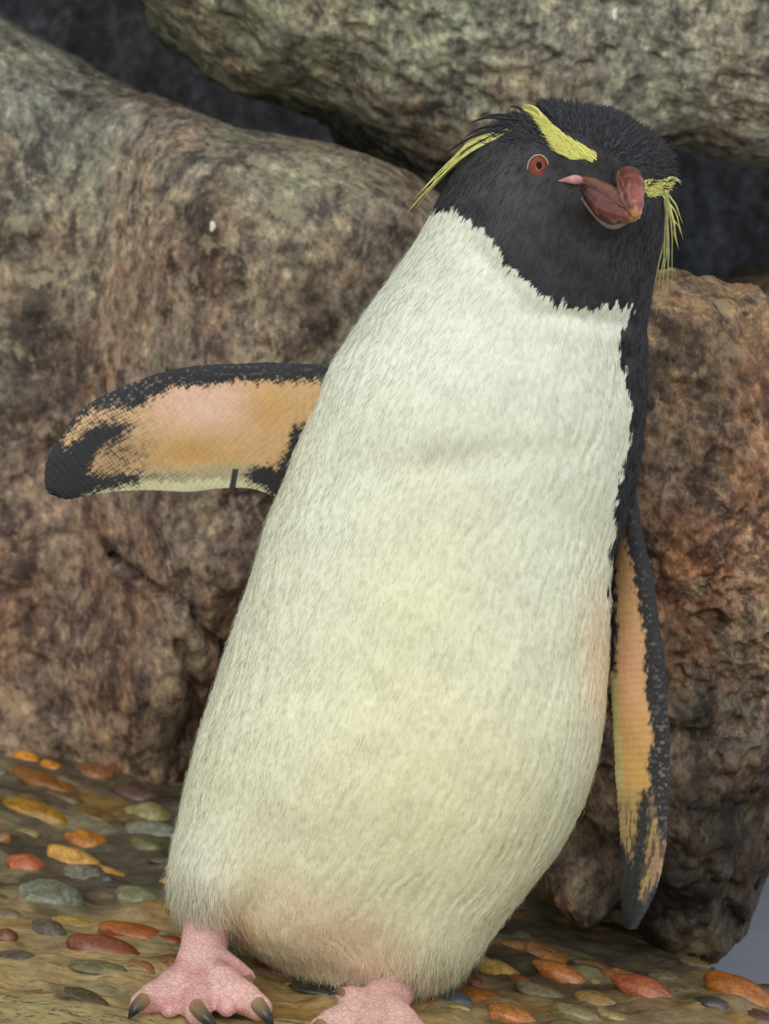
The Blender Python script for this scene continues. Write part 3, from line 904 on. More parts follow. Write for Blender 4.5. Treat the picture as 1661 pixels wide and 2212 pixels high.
def flip_right_col(px, py, v, tt, vv, u):
    z = lambda p: zpoly(p, 1200, 1000, 300 / 626)
    n = fbm(v * np.array([330, 330, 330]), 2, 80)
    n2 = fbm(v * np.array([420, 420, 120]), 2, 82)
    x, y = px + 4 * n, py + 8 * n2
    c = np.broadcast_to(lin(210, 168, 122), (len(px), 3)).copy()
    zx, zy = (px - 1200) / 0.4792, (py - 1000) / 0.4792
    e = lambda cx, cy, rx, ry: np.exp(-((zx - cx) / rx) ** 2 - ((zy - cy) / ry) ** 2)
    c = over(c, lin(224, 176, 138), 1.1 * e(350, 980, 60, 200))
    c = over(c, lin(150, 112, 76), 0.9 * e(290, 330, 60, 180))
    c = over(c, lin(208, 168, 100), 1.0 * e(360, 1400, 90, 250))
    c = over(c, lin(196, 186, 126), smooth01(vv + 0.08 * n, 0.52, 0.72) * smooth01(zy, 900, 1000))
    blk = np.array([0.030, 0.031, 0.035])
    band = [(330, 0), (262, 140), (292, 210), (330, 400), (370, 580), (405, 800), (410, 1050), (430, 1150), (440, 1250), (418, 1350), (430, 1450), (450, 1560), (470, 1700), (600, 1700), (600, 800), (480, 200)]
    inner = [(200, 100), (272, 200), (268, 500), (272, 800), (262, 950), (235, 940), (200, 500)]
    tipp = [(280, 1700), (330, 1780), (345, 1850), (370, 1700), (390, 1500), (425, 1480), (405, 1700), (385, 1850), (365, 1960), (400, 2000), (440, 1930), (470, 1900), (430, 2120), (250, 2150), (250, 1800)]
    c = over(c, lin(176, 148, 100), smooth01(zy, 1400, 1600))
    c = over(c, lin(150, 118, 96), 0.9 * e(450, 1830, 40, 150))
    for pl, s in ((band, 7), (inner, 9), (tipp, 14)):
        c = over(c, blk, 1 - smooth01(poly_sd(z(pl), x, y) + 5 * fbm(v * np.array([600, 600, 250]), 2, 88), -4, s))
    low = smooth01(zy, 1450, 1650) * (1 - smooth01(zy, 2000, 2050))
    c = over(c, blk * 1.5, low * smooth01(fbm(v * np.array([500, 500, 70]), 2, 84), -0.05, 0.3) * 0.75)
    sdb = poly_sd(z(band), x, y)
    c = over(c, lin(120, 112, 104), (sdb < 2) * smooth01(fbm(v * 520, 2, 85), 0.2, 0.6) * (0.55 * np.exp(-((zy - 1400) / 330) ** 2) + 0.5 * np.exp(-((vv + 0.82) / 0.12) ** 2)))
    c[(tt > 0.12)] = blk
    return np.clip(c, 0.001, 0.9)

RT = [(1330, 930), (1352, 1000), (1368, 1053), (1382, 1134), (1406, 1240), (1425, 1359), (1437, 1455), (1444, 1565), (1446, 1671), (1441, 1790), (1432, 1862), (1416, 1922), (1398, 1962), (1382, 1988), (1367, 2007)]
RB = [(1260, 960), (1290, 1030), (1316, 1096), (1313, 1192), (1312, 1335), (1318, 1460), (1324, 1575), (1329, 1671), (1333, 1730), (1336, 1766), (1340, 1830), (1342, 1886), (1341, 1940), (1346, 1984), (1364, 2008)]
flipR = flipper(RT, RB, [(0, 0.06), (0.3, 0.045), (1, 0.015)], [(0, 0.07), (0.3, 0.07), (1, 0.035)], 0.0085, flip_right_col, nu=360, nv=80)

# ---- legs and feet
def chain(pts):
    out = []
    w = [(P(a, b, y), psz(r, y)) for a, b, y, r in pts]
    for (p0, r0), (p1, r1) in zip(w[:-1], w[1:]):
        out.append(capsule(p0, r0, p1, r1))
    return out

def foot_mesh(chains, tint):
    parts = []
    for c in chains: parts += chain(c)
    me = melt(parts, 0.0017, 7)
    v = coords(me)
    px, py = proj(v)
    c = np.broadcast_to(lin(226, 182, 176), (len(v), 3)) * (1 + 0.10 * fbm(v * 70, 3, 50))[:, None]
    c = over(c, lin(230, 198, 184), 0.6 * smooth01(fbm(v * 40, 3, 52), 0.1, 0.6))
    c = over(c, lin(206, 142, 146), 0.6 * smooth01(fbm(v * 55 + 7, 3, 53), 0.1, 0.6))
    set_col(me, np.clip(c, 0, 0.9))
    set_float(me, 1.0, 'skin')
    return me

legL = [(452, 1900, 0.035, 66), (448, 1985, 0.028, 55), (440, 2050, 0.020, 54), (430, 2098, 0.008, 60)]
toeLo = [(425, 2105, 0.004, 56), (372, 2140, -0.012, 46), (330, 2158, -0.024, 38), (306, 2168, -0.032, 29)]
toeLm = [(425, 2105, 0.004, 56), (424, 2146, -0.018, 46), (424, 2172, -0.032, 38), (428, 2190, -0.042, 30)]
toeLi = [(440, 2105, 0.004, 54), (490, 2135, -0.012, 46), (532, 2159, -0.026, 38), (560, 2178, -0.036, 31)]
webL1 = [(420, 2120, -0.004, 44), (375, 2160, -0.024, 32), (366, 2180, -0.034, 22)]
webL2 = [(430, 2120, -0.004, 44), (480, 2155, -0.024, 32), (490, 2178, -0.036, 22)]
halL = [(470, 2070, 0.012, 32), (512, 2096, 0.010, 24), (534, 2110, 0.008, 20)]
footL = foot_mesh([legL, toeLo, toeLm, toeLi, webL1, webL2, halL], 0)
legR = [(840, 2060, 0.035, 70), (848, 2120, 0.026, 60), (838, 2150, 0.016, 56), (818, 2174, 0.004, 54)]
toeRo = [(815, 2176, 0.002, 52), (758, 2196, -0.014, 42), (714, 2212, -0.026, 34), (690, 2222, -0.034, 27)]
toeRm = [(815, 2176, 0.002, 52), (800, 2212, -0.024, 42), (792, 2240, -0.042, 34), (792, 2260, -0.054, 27)]
toeRi = [(825, 2176, 0.002, 50), (868, 2212, -0.014, 42), (900, 2240, -0.030, 34), (922, 2258, -0.040, 27)]
webR1 = [(810, 2186, -0.006, 42), (755, 2222, -0.026, 30), (740, 2242, -0.036, 20)]
webR2 = [(820, 2186, -0.006, 42), (845, 2236, -0.026, 30), (850, 2256, -0.038, 20)]
halR = [(800, 2165, 0.008, 34), (758, 2152, -0.002, 25), (738, 2147, -0.008, 17)]
footR = foot_mesh([legR, toeRo, toeRm, toeRi, webR1, webR2, halR], 0)

# ---- weld everything into one body
penguin = bpy.data.objects.new('penguin', None)
COL.objects.link(penguin)
penguin.location = (0, 0, 0)
tag(penguin, 'black and white penguin with yellow crest plumes and pink feet, one flipper held out', 'penguin')
body = add_obj('body', body_me, body_mat, penguin)
helpers = []
for hm in (flipL, flipR, footL, footR):
    h = add_obj('limb', hm, body_mat)
    helpers.append(h)
    b = body.modifiers.new('join', 'BOOLEAN')
    b.operation = 'UNION'; b.object = h; b.solver = 'MANIFOLD'
res = evaluated(body)
print('BODY', len(body_me.vertices), '->', len(res.vertices), [a.name for a in res.attributes])
if len(res.vertices) < len(body_me.vertices) * 1.1 or 'Col' not in res.attributes:
    print('UNION FAILED')
body.modifiers.clear()
body.data = res
res.materials.clear(); res.materials.append(body_mat)
res.polygons.foreach_set('material_index', np.zeros(len(res.polygons), np.int32))
res.polygons.foreach_set('use_smooth', np.full(len(res.polygons), True))
for h in helpers:
    bpy.data.objects.remove(h)

# ---- plumage: short contour feathers lying on the skin, one strand geometry per tract
def strands(name, root, direc, norm, length, width, colour, bend, parent, label=None, soft=0.0):
    n = len(root)
    side = np.cross(direc, norm); side /= np.linalg.norm(side, axis=1)[:, None] + 1e-12
    mid = root + direc * (length * 0.5)[:, None]
    tip = root + direc * length[:, None] + bend * length[:, None]
    w = width[:, None]
    V = np.stack([root - side * w, root + side * w, mid - side * w * 0.8 + bend * 0.2 * length[:, None], mid + side * w * 0.8 + bend * 0.2 * length[:, None], tip], 1).reshape(-1, 3)
    b = np.arange(n)[:, None] * 5
    me = make_mesh(name, V, b + np.array([[0, 1, 3, 2]]), b + np.array([[2, 3, 4]]), smooth=True)
    set_col(me, np.repeat(colour, 5, axis=0))
    if soft:
        nn = norm + jitter(n, soft)
        nn /= np.linalg.norm(nn, axis=1)[:, None]
        me.normals_split_custom_set_from_vertices(np.repeat(nn, 5, axis=0).astype(np.float32))
    o = add_obj(name, me, plume_mat, parent)
    return tag(o, label=label, kind='stuff')

area = np.linalg.norm(np.gradient(BV, axis=0), axis=2) * (hw * 2 * math.pi / NA)[:, None]
area[:3] = 0; area[-2:] *= 0.5
AR = area.ravel(); AR = AR / AR.sum()
def pick(n, weight=None):
    p = AR if weight is None else AR * weight
    p = p / p.sum()
    return RNG.choice(len(AR), n, p=p)
fN = BN.reshape(-1, 3)
dn = -BDU.reshape(-1, 3); dn /= np.linalg.norm(dn, axis=1)[:, None] + 1e-12
fpx, fpy = proj(flat)
def jitter(n, s): return RNG.normal(0, s, (n, 3))

i = pick(150000)
root = flat[i] + jitter(len(i), 0.0008)
nr = fN[i]
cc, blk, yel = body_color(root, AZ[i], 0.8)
rx_, ry_ = proj(root)
keep = ~yel & (np.hypot(rx_ - 1162, (ry_ - 350) * 0.8) > 31) & (np.hypot(rx_ - 1438, ry_ - 432) > 20)
i, root, nr, cc, blk = i[keep], root[keep], nr[keep], cc[keep], blk[keep]
d = dn[i] + nr * np.where(blk, 0.05, 0.035)[:, None] + jitter(len(i), 0.06) * np.where(blk, 1.6, 1.0)[:, None]
d /= np.linalg.norm(d, axis=1)[:, None]
ln = np.where(blk, 0.0042, 0.0046) * RNG.uniform(0.6, 1.3, len(i))
cc = cc * RNG.uniform(0.965, 1.035, len(i))[:, None]
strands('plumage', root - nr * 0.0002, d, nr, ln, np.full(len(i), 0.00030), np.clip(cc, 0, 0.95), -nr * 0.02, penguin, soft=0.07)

# loose fluff on the thighs and along the lower hem
g = lambda cx, cy, s: np.exp(-((fpx - cx) ** 2 + (fpy - cy) ** 2) / s ** 2)
hem = 2.0 * g(400, 1930, 60) + 1.4 * g(440, 1975, 50) + 1.0 * g(500, 2010, 45) + 1.2 * g(900, 2110, 80) + 0.9 * g(985, 2090, 60) + 0.6 * g(700, 2120, 90) + 0.3 * g(600, 2080, 60)
i = pick(9000, hem)
root = flat[i] + jitter(len(i), 0.0008); nr = fN[i]
cc, blk, yel = body_color(root, AZ[i], 0.6)
d = dn[i] * 0.7 + nr * 0.12 + np.array([0, 0, -0.45])[None] + jitter(len(i), 0.17)
d /= np.linalg.norm(d, axis=1)[:, None]
ln = RNG.uniform(0.006, 0.016, len(i)) * np.clip(0.55 + 0.5 * (g(400, 1930, 90) + g(900, 2110, 100))[i], 0, 1.1)
cc = cc * RNG.uniform(0.92, 1.1, len(i))[:, None]
strands('hem_fluff', root, d, nr, ln, np.full(len(i), 0.00019), np.clip(cc, 0, 0.95), jitter(len(i), 0.10) + np.array([0, 0, -0.15])[None], penguin, soft=0.12)

# upright black feathers on the crown
crown = smooth01(-(fpy + 0.15 * (1250 - fpx)), -345, -255) + 0.7 * np.exp(-((fpx - 1420) / 50) ** 2 - ((fpy - 320) / 50) ** 2)
crown *= (poly_sd(BROW, fpx, fpy) > 14)
i = pick(9000, crown)
root = flat[i]; nr = fN[i]
swirl = np.stack([np.clip((fpx[i] - 1270) / 260, -0.9, 0.35), np.full(len(i), 0.5), np.full(len(i), 0.12)], 1)
d = nr * 0.55 + swirl + jitter(len(i), 0.16)
d /= np.linalg.norm(d, axis=1)[:, None]
ln = RNG.uniform(0.004, 0.0095, len(i))
cc = C_BLACK[None] * RNG.uniform(0.6, 1.6, len(i))[:, None]
strands('crown_feathers', root - nr * 0.001, d, nr, ln, np.full(len(i), 0.00055), cc, jitter(len(i), 0.10) + np.array([-0.05, 0.1, -0.1])[None], penguin)

# yellow brow stripe feathers
i = pick(60000, ((poly_sd(BROW, fpx, fpy) < 3) | (poly_sd(BROW_R, fpx, fpy) < 3)) * front + 1e-12)
i = i[(poly_sd(BROW, fpx[i], fpy[i]) < 3) | (poly_sd(BROW_R, fpx[i], fpy[i]) < 3)][:9000]
root = flat[i] + jitter(len(i), 0.0006); nr = fN[i]
tow = np.where((fpx[i] < 1330)[:, None], P(1150, 262, 0.0)[None] - P(1280, 345, 0.0)[None], P(1460, 400, 0.05)[None] - P(1390, 400, 0.0)[None])
tow /= np.linalg.norm(tow, axis=1)[:, None]
d = tow + nr * 0.07 + jitter(len(i), 0.10)
d /= np.linalg.norm(d, axis=1)[:, None]
cc = C_YEL[None] * RNG.uniform(0.7, 1.15, len(i))[:, None]
tag(strands('brow_stripe', root, d, nr, RNG.uniform(0.003, 0.0065, len(i)), np.full(len(i), 0.00022), cc, -nr * 0.04, penguin, soft=0.1), label='yellow feather stripe above the eyes')

# ---- long crest plumes
yel_mat = simple_mat('yellow_plume', lin(206, 204, 118), 0.6, 0.3, 0.25, 300, 0.0)
pale_mat = simple_mat('pale_plume', lin(158, 156, 104), 0.6, 0.3, 0.25, 300, 0.0)
blackplume = simple_mat('black_plume', (0.022, 0.022, 0.025), 0.6, 0.3, 0.3, 300, 0.0)
def plume(pix, depth, r, mat, flat_=0.35):
    k = catmull([(a, b, y) for (a, b), y in zip(pix, depth)], 22)
    pts = np.array([P(*x) for x in k])
    t = np.linspace(0, 1, 22)
    rad = r * np.clip(np.minimum(0.45 + 3 * t, 1) * (1 - t ** 2.2) + 0.03, 0.03, 1)
    v, q, tr = tube_arrays(pts, rad, 6, flat_, (0, 1, 0))
    add_obj('crest_plume', make_mesh('crest_plume', v, q, tr), mat, penguin)
def left_plume(root, ctrl, end, r, mat, dy=0.02):
    p0, n0_ = surf(*root)
    y0 = p0[1] - 0.002
    plume([root, ctrl, ((ctrl[0] + end[0]) / 2 - 3, (ctrl[1] + end[1]) / 2 - 4), end], [y0, y0 + 0.3 * dy, y0 + 0.7 * dy, y0 + dy], r, mat)
rr = random.Random(4)
ends = [(877, 462), (884, 452), (896, 452), (906, 440), (893, 430), (915, 425), (930, 405), (941, 402), (905, 418), (950, 385), (922, 412), (968, 372), (990, 352)]
for k_, e_ in enumerate(ends):
    f_ = k_ / (len(ends) - 1)
    root = (1122 - 10 * f_ + rr.uniform(-6, 6), 270 - 6 * f_ + rr.uniform(-5, 5))
    ctrl = (1014 + 8 * f_ + rr.uniform(-5, 5), 332 - 30 * f_ + rr.uniform(-5, 5))
    left_plume(root, ctrl, e_, rr.uniform(0.0006, 0.0010), yel_mat if rr.random() < 0.72 else pale_mat)
for e_, ct in (((1012, 268), (1070, 254)), ((1030, 262), (1085, 248)), ((1000, 300), (1060, 272)), ((940, 352), (1030, 292)), ((1100, 232), (1125, 236))):
    left_plume((1140 + rr.uniform(-6, 6), 256 + rr.uniform(-5, 5)), ct, e_, 0.0008, blackplume)
for e_, ct in (((1128, 228), (1160, 236)), ((1118, 240), (1150, 244))):
    left_plume((1178, 262), ct, e_, 0.0009, yel_mat)
RY = surf(1425, 408)[0][1]
def right_plume(pix, r, mat):
    plume(pix, [RY + 0.001 + 0.014 * k_ / (len(pix) - 1) for k_ in range(len(pix))], r, mat, 0.4)
for e_ in ((1472, 400), (1474, 394), (1468, 388), (1458, 381)):
    right_plume([(1432, 400), (1446, 386 + rr.uniform(-3, 3)), (1460, 388 + rr.uniform(-3, 3)), e_], 0.0009, pale_mat if e_[1] < 390 else yel_mat)
for c_, e_, m_ in (((1455, 440), (1475, 484), yel_mat), ((1458, 455), (1476, 520), yel_mat), ((1452, 470), (1466, 540), yel_mat), ((1450, 480), (1463, 532), yel_mat),
                   ((1446, 500), (1452, 612), pale_mat), ((1444, 520), (1440, 640), pale_mat), ((1440, 520), (1424, 668), pale_mat), ((1436, 510), (1416, 690), pale_mat),
                   ((1434, 500), (1410, 632), pale_mat), ((1438, 530), (1428, 625), pale_mat), ((1448, 470), (1470, 505), yel_mat)):
    right_plume([(1434 + rr.uniform(-4, 10), 402 + rr.uniform(0, 22)), (c_[0] + rr.uniform(-5, 5), c_[1]), ((c_[0] + e_[0]) / 2 + rr.uniform(-1, 6), (c_[1] + e_[1]) / 2), e_], rr.uniform(0.0005, 0.0009), m_)

# ---- eye
def ball(c, r, nu=36, nv=48, axis=None, squash=(1, 1, 1)):
    ph = np.linspace(0.02, math.pi - 0.02, nu)
    th = np.linspace(0, 2 * math.pi, nv, endpoint=False)
    v = np.stack([np.sin(ph)[:, None] * np.cos(th)[None], np.sin(ph)[:, None] * np.sin(th)[None], np.cos(ph)[:, None] * np.ones(nv)[None]], -1).reshape(-1, 3)
    q = grid_quads(nu, nv, True)
    v = np.concatenate([v, [[0, 0, 1], [0, 0, -1]]])
    j = np.arange(nv); n0 = nu * nv
    t = np.concatenate([np.stack([np.full(nv, n0), (j + 1) % nv, j], 1), np.stack([np.full(nv, n0 + 1), n0 - nv + j, n0 - nv + (j + 1) % nv], 1)])
    return v * np.array(squash)[None] * r + np.array(c)[None], q, t
def frame(nv_):
    n = np.array(nv_) / np.linalg.norm(nv_)
    s_ = np.cross((0, 0, 1), n); s_ /= np.linalg.norm(s_)
    return s_, np.cross(n, s_), n
iris_mat = simple_mat('red_iris', lin(120, 50, 32), 0.25, 0.4, 0.4, 500, 0.0, 0.15)
pupil_mat = simple_mat('pupil', (0.016, 0.008, 0.006), 0.5, 0.05, 0.1, 100, 0.0, 0.0)
lid_mat = simple_mat('eye_rim', lin(150, 142, 128), 0.5, 0.4, 0.3, 400, 0.1)
def make_eye(px, py, rpx, aim):
    p, n = surf(px, py)
    n = n * 0.55 + np.array(aim) * 0.45
    s_, u_, n = frame(n)
    r = psz(rpx, p[1])
    v, q, t = ball((0, 0, 0), 1.0)
    M = np.stack([s_, u_, n], 1)
    c = p - n * r * 0.35
    vv = (v * np.array([r * 0.90, r * 1.12, r * 0.75])) @ M.T + c
    eye = add_obj('eye', make_mesh('eye', vv, q, t), iris_mat, penguin)
    eye['label'] = 'round red-brown eye'
    v2, q2, t2 = ball((0, 0, 0), 1.0, 20, 28)
    add_obj('pupil', make_mesh('pupil', (v2 * np.array([r * 0.30, r * 0.38, r * 0.10])) @ M.T + c + n * r * 0.665 + s_ * r * 0.08 + u_ * r * 0.05, q2, t2), pupil_mat, eye)
    th = np.linspace(0, 2 * math.pi, 60)
    ringp = np.array([c + s_ * r * 0.86 * math.cos(a) + u_ * r * 1.07 * math.sin(a) + n * r * 0.37 for a in th])
    v3, q3, t3 = tube_arrays(ringp, np.full(60, r * 0.085), 8)
    add_obj('eye_rim', make_mesh('eye_rim', v3, q3, t3), lid_mat, eye)
make_eye(1162, 362, 26, (-0.1, -0.95, 0.05))
make_eye(1438, 432, 18, (0.9, -0.4, 0.05))

# ---- beak
beak_m, nt, bs = new_mat('beak_horn')
nt.links.new(mix(nt, attr(nt, 'Col'), ramp(nt, noise(nt, objvec(nt), 220, 4, 0.6), [(0.3, (0.75, 0.75, 0.75)), (0.7, (1.2, 1.2, 1.2))]), 1.0, 'MULTIPLY'), bs.inputs['Base Color'])
bs.inputs['Roughness'].default_value = 0.3
bs.inputs['Coat Weight'].default_value = 0.3
nt.links.new(bump(nt, noise(nt, objvec(nt, (1, 1, 0.5)), 260, 4, 0.6), 0.25, 0.0008), bs.inputs['Normal'])
by = surf(1320, 430)[0][1]
def bchain(pts):
    return chain([(a, b, by + y, r) for a, b, y, r in pts])
upper = bchain([(1350, 396, 0.012, 32), (1358, 389, -0.004, 31), (1363, 400, -0.016, 30), (1366, 420, -0.026, 27), (1370, 440, -0.033, 22), (1374, 456, -0.036, 14), (1377, 468, -0.034, 7)])
upper += bchain([(1248, 384, 0.004, 7), (1285, 396, -0.006, 12), (1318, 414, -0.016, 15), (1345, 432, -0.026, 15), (1366, 450, -0.032, 10)])
um = melt(upper, 0.00065, 4)
v = coords(um); px, py = proj(v)
c = np.broadcast_to(lin(112, 56, 46), (len(v), 3)) * (1 + 0.2 * fbm(v * 150, 3, 33))[:, None]
c = over(c, lin(112, 70, 48), (1 - smooth01(px, 1320, 1345)) * 0.8)
c = over(c, lin(214, 160, 108), smooth01(py, 446, 466) * 0.95)
c = over(c, lin(160, 84, 70), np.exp(-((px - 1380) / 14) ** 2 - ((py - 420) / 40) ** 2) * 0.8)
def line_d(pts):
    d_ = np.full(len(px), 1e9)
    for (ax, ay), (bx, by2) in zip(pts[:-1], pts[1:]):
        t_ = np.clip(((px - ax) * (bx - ax) + (py - ay) * (by2 - ay)) / ((bx - ax) ** 2 + (by2 - ay) ** 2), 0, 1)
        d_ = np.minimum(d_, np.hypot(px - ax - (bx - ax) * t_, py - ay - (by2 - ay) * t_))
    return d_
c = over(c, lin(66, 44, 38), np.exp(-(line_d([(1312, 388), (1328, 402), (1340, 425), (1350, 445)]) / 4.5) ** 2) * 0.8)
c = over(c, lin(156, 124, 112), np.exp(-(line_d([(1336, 372), (1333, 392), (1342, 418), (1351, 446)]) / 2.6) ** 2) * 0.75)  # pale lines paint wet highlights along the grooves into the colour
c = over(c, lin(150, 112, 100), np.exp(-(line_d([(1360, 392), (1357, 415), (1364, 440)]) / 2.4) ** 2) * 0.6)
c = over(c, lin(150, 120, 104), np.exp(-(line_d([(1250, 390), (1285, 408), (1318, 428), (1345, 445)]) / 2.8) ** 2) * 0.8)
set_col(um, np.clip(c, 0, 1))
beak = add_obj('upper_beak', um, beak_m, penguin); beak['label'] = 'bulbous red-brown upper beak with pale hooked tip'
lower = bchain([(1252, 398, 0.004, 8), (1280, 420, -0.003, 22), (1310, 444, -0.012, 33), (1334, 456, -0.020, 30), (1354, 464, -0.027, 20), (1368, 472, -0.030, 9)])
lm = melt(lower, 0.00065, 4)
v = coords(lm); px, py = proj(v)
c = np.broadcast_to(lin(100, 50, 42), (len(v), 3)) * (1 + 0.2 * fbm(v * 150, 3, 34))[:, None]
c = over(c, lin(44, 34, 34), (1 - smooth01(px, 1255, 1290)) * 0.9)
c = over(c, lin(178, 128, 84), smooth01(px, 1350, 1368) * 0.8)
set_col(lm, np.clip(c, 0, 1))
lb = add_obj('lower_beak', lm, beak_m, penguin)
gape_mat = simple_mat('pink_gape', lin(196, 140, 138), 0.45, 0.4, 0.2, 300, 0.1)
rim_mat = simple_mat('beak_rim', lin(116, 96, 94), 0.4, 0.5, 0.2, 300, 0.1)
def pix_tube(name, pts, mat, parent, seg=10, m=30, flat_=1.0):
    k = catmull(pts, m)
    w = np.array([P(a, b, y) for a, b, y, r in k])
    v, q, t = tube_arrays(w, np.array([psz(r, y) for a, b, y, r in k]), seg, flat_)
    return add_obj(name, make_mesh(name, v, q, t), mat, parent)
pix_tube('beak_rim', [(1240, 398, by + 0.003, 3), (1262, 434, by - 0.001, 5), (1286, 464, by - 0.006, 6), (1310, 485, by - 0.013, 7), (1330, 489, by - 0.020, 7), (1350, 482, by - 0.026, 5)], rim_mat, lb)
g1, _ = surf(1207, 390); g2, _ = surf(1243, 385)
pix_tube('gape', [(1206, 391, g1[1] - 0.0005, 1.0), (1222, 389, g1[1] - 0.002, 6), (1238, 388, g2[1] - 0.003, 10), (1249, 389, g2[1] - 0.002, 10), (1262, 394, g2[1] + 0.002, 6)], gape_mat, penguin).__setitem__('label', 'pink skin at the corner of the mouth')

# ---- claws
claw_mat, nt, bs = new_mat('horn_claw')
nt.links.new(attr(nt, 'Col'), bs.inputs['Base Color'])
bs.inputs['Roughness'].default_value = 0.28
def claw(pts):
    k = catmull(pts, 18)
    w = np.array([P(a, b, y) for a, b, y, r in k])
    v, q, t = tube_arrays(w, np.array([psz(r, y) for a, b, y, r in k]), 14)
    me = make_mesh('claw', v, q, t)
    f = np.concatenate([np.repeat(np.linspace(0, 1, 18), 14), [0, 1]])[:, None]
    f = np.clip(f * 1.7, 0, 1)
    set_col(me, lin(168, 136, 96)[None] * (1 - f) + np.array([0.022, 0.022, 0.026])[None] * f)
    add_obj('claw', me, claw_mat, penguin)
claw([(310, 2160, -0.040, 17), (298, 2172, -0.047, 15), (287, 2186, -0.050, 10), (278, 2200, -0.049, 2)])
claw([(424, 2174, -0.048, 18), (436, 2190, -0.056, 17), (454, 2208, -0.060, 12), (474, 2236, -0.060, 2)])
claw([(556, 2168, -0.044, 17), (568, 2184, -0.050, 16), (580, 2203, -0.053, 11), (590, 2238, -0.052, 2)])
claw([(536, 2114, 0.000, 11), (543, 2123, -0.004, 9), (549, 2136, -0.005, 6), (553, 2152, -0.004, 1)])
claw([(693, 2216, -0.042, 17), (680, 2228, -0.049, 15), (668, 2243, -0.052, 10), (660, 2258, -0.050, 2)])
claw([(792, 2254, -0.060, 18), (794, 2270, -0.070, 17), (800, 2286, -0.076, 12), (806, 2306, -0.074, 2)])
claw([(918, 2252, -0.048, 17), (930, 2266, -0.055, 16), (942, 2282, -0.058, 11), (950, 2300, -0.057, 2)])
claw([(738, 2143, -0.014, 10), (728, 2141, -0.019, 8), (719, 2143, -0.021, 5), (710, 2150, -0.020, 1)])

# ---- stiff tail feathers behind the legs
tail_mat = simple_mat('tail_quill', (0.02, 0.021, 0.024), 0.5, 0.4, 0.3, 200, 0.1)
for k_ in range(15):
    f_ = k_ / 14
    x0 = 700 + 200 * f_
    pts = catmull([(x0, 2040, 0.10), (x0 + (f_ - 0.45) * 60, 2090, 0.095), (655 + 345 * f_, 2126 + 12 * math.sin(f_ * 3.1) + 10 * f_, 0.085)], 14)
    w = np.array([P(*x) for x in pts])
    v, q, t = tube_arrays(w, np.interp(np.linspace(0, 1, 14), [0, 0.6, 1], [0.003, 0.0035, 0.0006]), 8, 0.3, (0, 1, 0))
    add_obj('tail_feather', make_mesh('tail_feather', v, q, t), tail_mat, penguin)

# ------------------------------------------------------------------ speckled ledge under the feet
def ledge():
    nx, ny = 260, 90
    xs = np.linspace(-0.42, 0.30, nx)
    t = np.linspace(0, 1, ny)
    back = -0.006 + 0.10 * np.minimum(xs + 0.1, 0) * 0 + 0.008 * fbm(np.stack([xs * 7, xs * 0, xs * 0], 1), 3, 88) 
    V = []
    for k_, tt in enumerate(t):
        yy = back + (-0.24 - back) * tt
        p = np.stack([xs, yy, np.zeros(nx)], 1)
        h = gz(xs, yy) + 0.005 + 0.0022 * fbm(p * 22, 3, 91) + 0.0012 * fbm(p * 80, 2, 92)
        h = h - 0.025 * (1 - smooth01(np.full(nx, tt), 0.0, 0.08)) - 0.03 * smooth01(np.full(nx, tt), 0.88, 1.0)
        h = h - 0.03 * (1 - smooth01(xs, -0.42, -0.38)) - 0.03 * smooth01(xs, 0.26, 0.30)
        V.append(np.stack([xs, yy, h], 1))
    top = np.concatenate(V)
    bot = top.copy(); bot[:, 2] = gz(bot[:, 0], bot[:, 1]) - 0.04
    n = len(top)
    q = grid_quads(ny, nx, False, True)
    def wall_(idx):
        a = np.array(idx); return np.stack([a[:-1], a[1:], a[1:] + n, a[:-1] + n], 1)
    sides = np.concatenate([wall_(np.arange(nx)), wall_(np.arange(nx)[::-1] + (ny - 1) * nx), wall_(np.arange(ny)[::-1] * nx), wall_(np.arange(ny) * nx + nx - 1)])
    me = make_mesh('ledge_rock', np.concatenate([top, bot]), np.concatenate([q, q[:, ::-1] + n, sides]))
    set_col(me, np.broadcast_to(lin(172, 158, 112), (2 * n, 3)))
    return me
led_mat, nt, bs = new_mat('speckled_ledge')
v = objvec(nt, (1, 2.2, 1))
n1 = noise(nt, v, 85, 6, 0.7, 1.2)
n2 = noise(nt, v, 30, 5, 0.6, 0.5)
c = mix(nt, attr(nt, 'Col'), ramp(nt, n1, [(0.36, (0.16, 0.17, 0.18)), (0.46, (0.85, 0.85, 0.85)), (0.6, (1.15, 1.12, 1.05)), (0.72, (0.62, 0.66, 0.7))]), 0.9, 'MULTIPLY')
c = mix(nt, c, ramp(nt, n2, [(0.3, (0.75, 0.72, 0.66)), (0.7, (1.15, 1.15, 1.1))]), 0.8, 'MULTIPLY')
nt.links.new(c, bs.inputs['Base Color'])
bs.inputs['Roughness'].default_value = 0.5
nt.links.new(bump(nt, n1, 0.4, 0.002), bs.inputs['Normal'])
tag(add_obj('ledge_rock', ledge(), led_mat), 'pale speckled flat ledge rock under the penguin feet', 'rock')

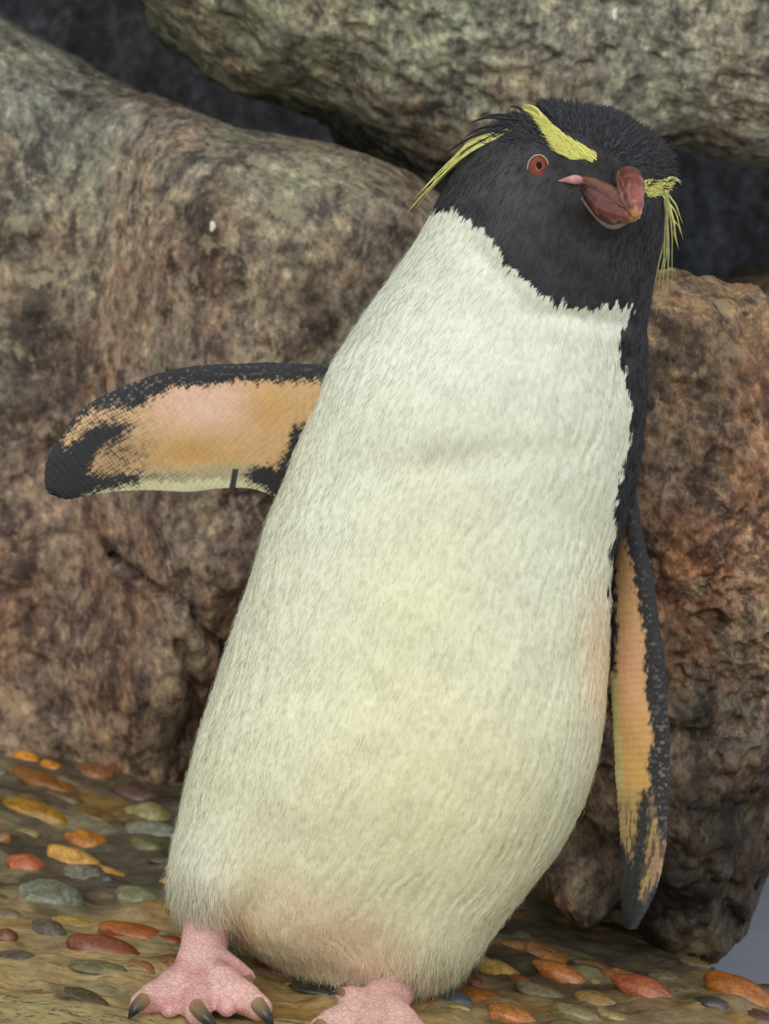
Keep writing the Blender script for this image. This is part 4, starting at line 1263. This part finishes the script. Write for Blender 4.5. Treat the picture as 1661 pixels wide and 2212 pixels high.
# ------------------------------------------------------------------ pebbles set in the bank
peb_mat, nt, bs = new_mat('wet_pebble')
oi = nt.nodes.new('ShaderNodeObjectInfo')
v = objvec(nt)
add = nt.nodes.new('ShaderNodeVectorMath'); add.operation = 'ADD'
nt.links.new(v, add.inputs[0]); nt.links.new(oi.outputs['Location'], add.inputs[1])
n1 = noise(nt, add.outputs[0], 1.6, 6, 0.65, 0.8)
n2 = noise(nt, add.outputs[0], 7.0, 5, 0.65, 0.3)
c = mix(nt, oi.outputs['Color'], ramp(nt, n1, [(0.3, (0.5, 0.46, 0.42)), (0.5, (1, 1, 1)), (0.70, (1.3, 1.3, 1.28))]), 1.0, 'MULTIPLY')
c = mix(nt, c, ramp(nt, n2, [(0.33, (0.45, 0.45, 0.44)), (0.5, (1.0, 1.0, 1.0)), (0.70, (1.4, 1.4, 1.35))]), 0.85, 'MULTIPLY')
hs = nt.nodes.new('ShaderNodeHueSaturation'); hs.inputs['Saturation'].default_value = 1.0; hs.inputs['Value'].default_value = 0.88; hs.inputs['Hue'].default_value = 0.508; nt.links.new(c, hs.inputs['Color']); c = hs.outputs[0]
nt.links.new(c, bs.inputs['Base Color'])
bs.inputs['Roughness'].default_value = 0.26
bs.inputs['Coat Weight'].default_value = 0.25
bs.inputs['Coat Roughness'].default_value = 0.1
nt.links.new(bump(nt, n2, 0.15, 0.05), bs.inputs['Normal'])
peb_me = []
for s_ in range(9):
    v, q, t = ball((0, 0, 0), 1.0, 17, 24)
    v = v * (1 + 0.16 * fbm(v * 0.9 + 10 * s_, 2, 200 + s_) + 0.05 * fbm(v * 2.5 + s_, 2, 220 + s_))[:, None]
    v[:, 0] += 0.14 * math.sin(s_) * v[:, 1] ** 2
    me = make_mesh('pebble', v, q, t)
    me.materials.append(peb_mat)
    peb_me.append(me)
for k_, (p, sc_, rot_, rgb) in enumerate(PEBBLES):
    o = bpy.data.objects.new('pebble', peb_me[k_ % len(peb_me)])
    COL.objects.link(o)
    o.location = p
    o.scale = sc_
    o.rotation_euler = rot_
    o.color = lin4(*rgb)
    o.parent = floor

# ------------------------------------------------------------------ small white spots on two of the boulders
spot_mat = simple_mat('white_spot', lin(226, 220, 204), 0.6, 0.3, 0.1, 200, 0.2)
for ob_name, px, py, a, b in (('boulder', 460, 490, 7, 12), ('boulder.001', 1327, 30, 6, 13)):
    ob = bpy.data.objects[ob_name]
    vv_ = coords(ob.data)
    fx, fy = proj(vv_)
    i = np.argmin(np.hypot(fx - px, fy - py) + 400 * np.maximum(vv_[:, 1] - 0.6, 0))
    c = vv_[i]
    t = (c - CAM) @ FWD / F
    v, q, t3 = ball((0, 0, 0), 1.0, 14, 20)
    v = v * (1 + 0.2 * fbm(v * 1.5 + px, 2, 5))[:, None]
    v = v * np.array([a * t, 3 * t, b * t])[None] + (P(px, py, c[1]) - np.array([0, 0.0005, 0]))[None]
    add_obj('white_spot', make_mesh('white_spot', v, q, t3), spot_mat, ob)
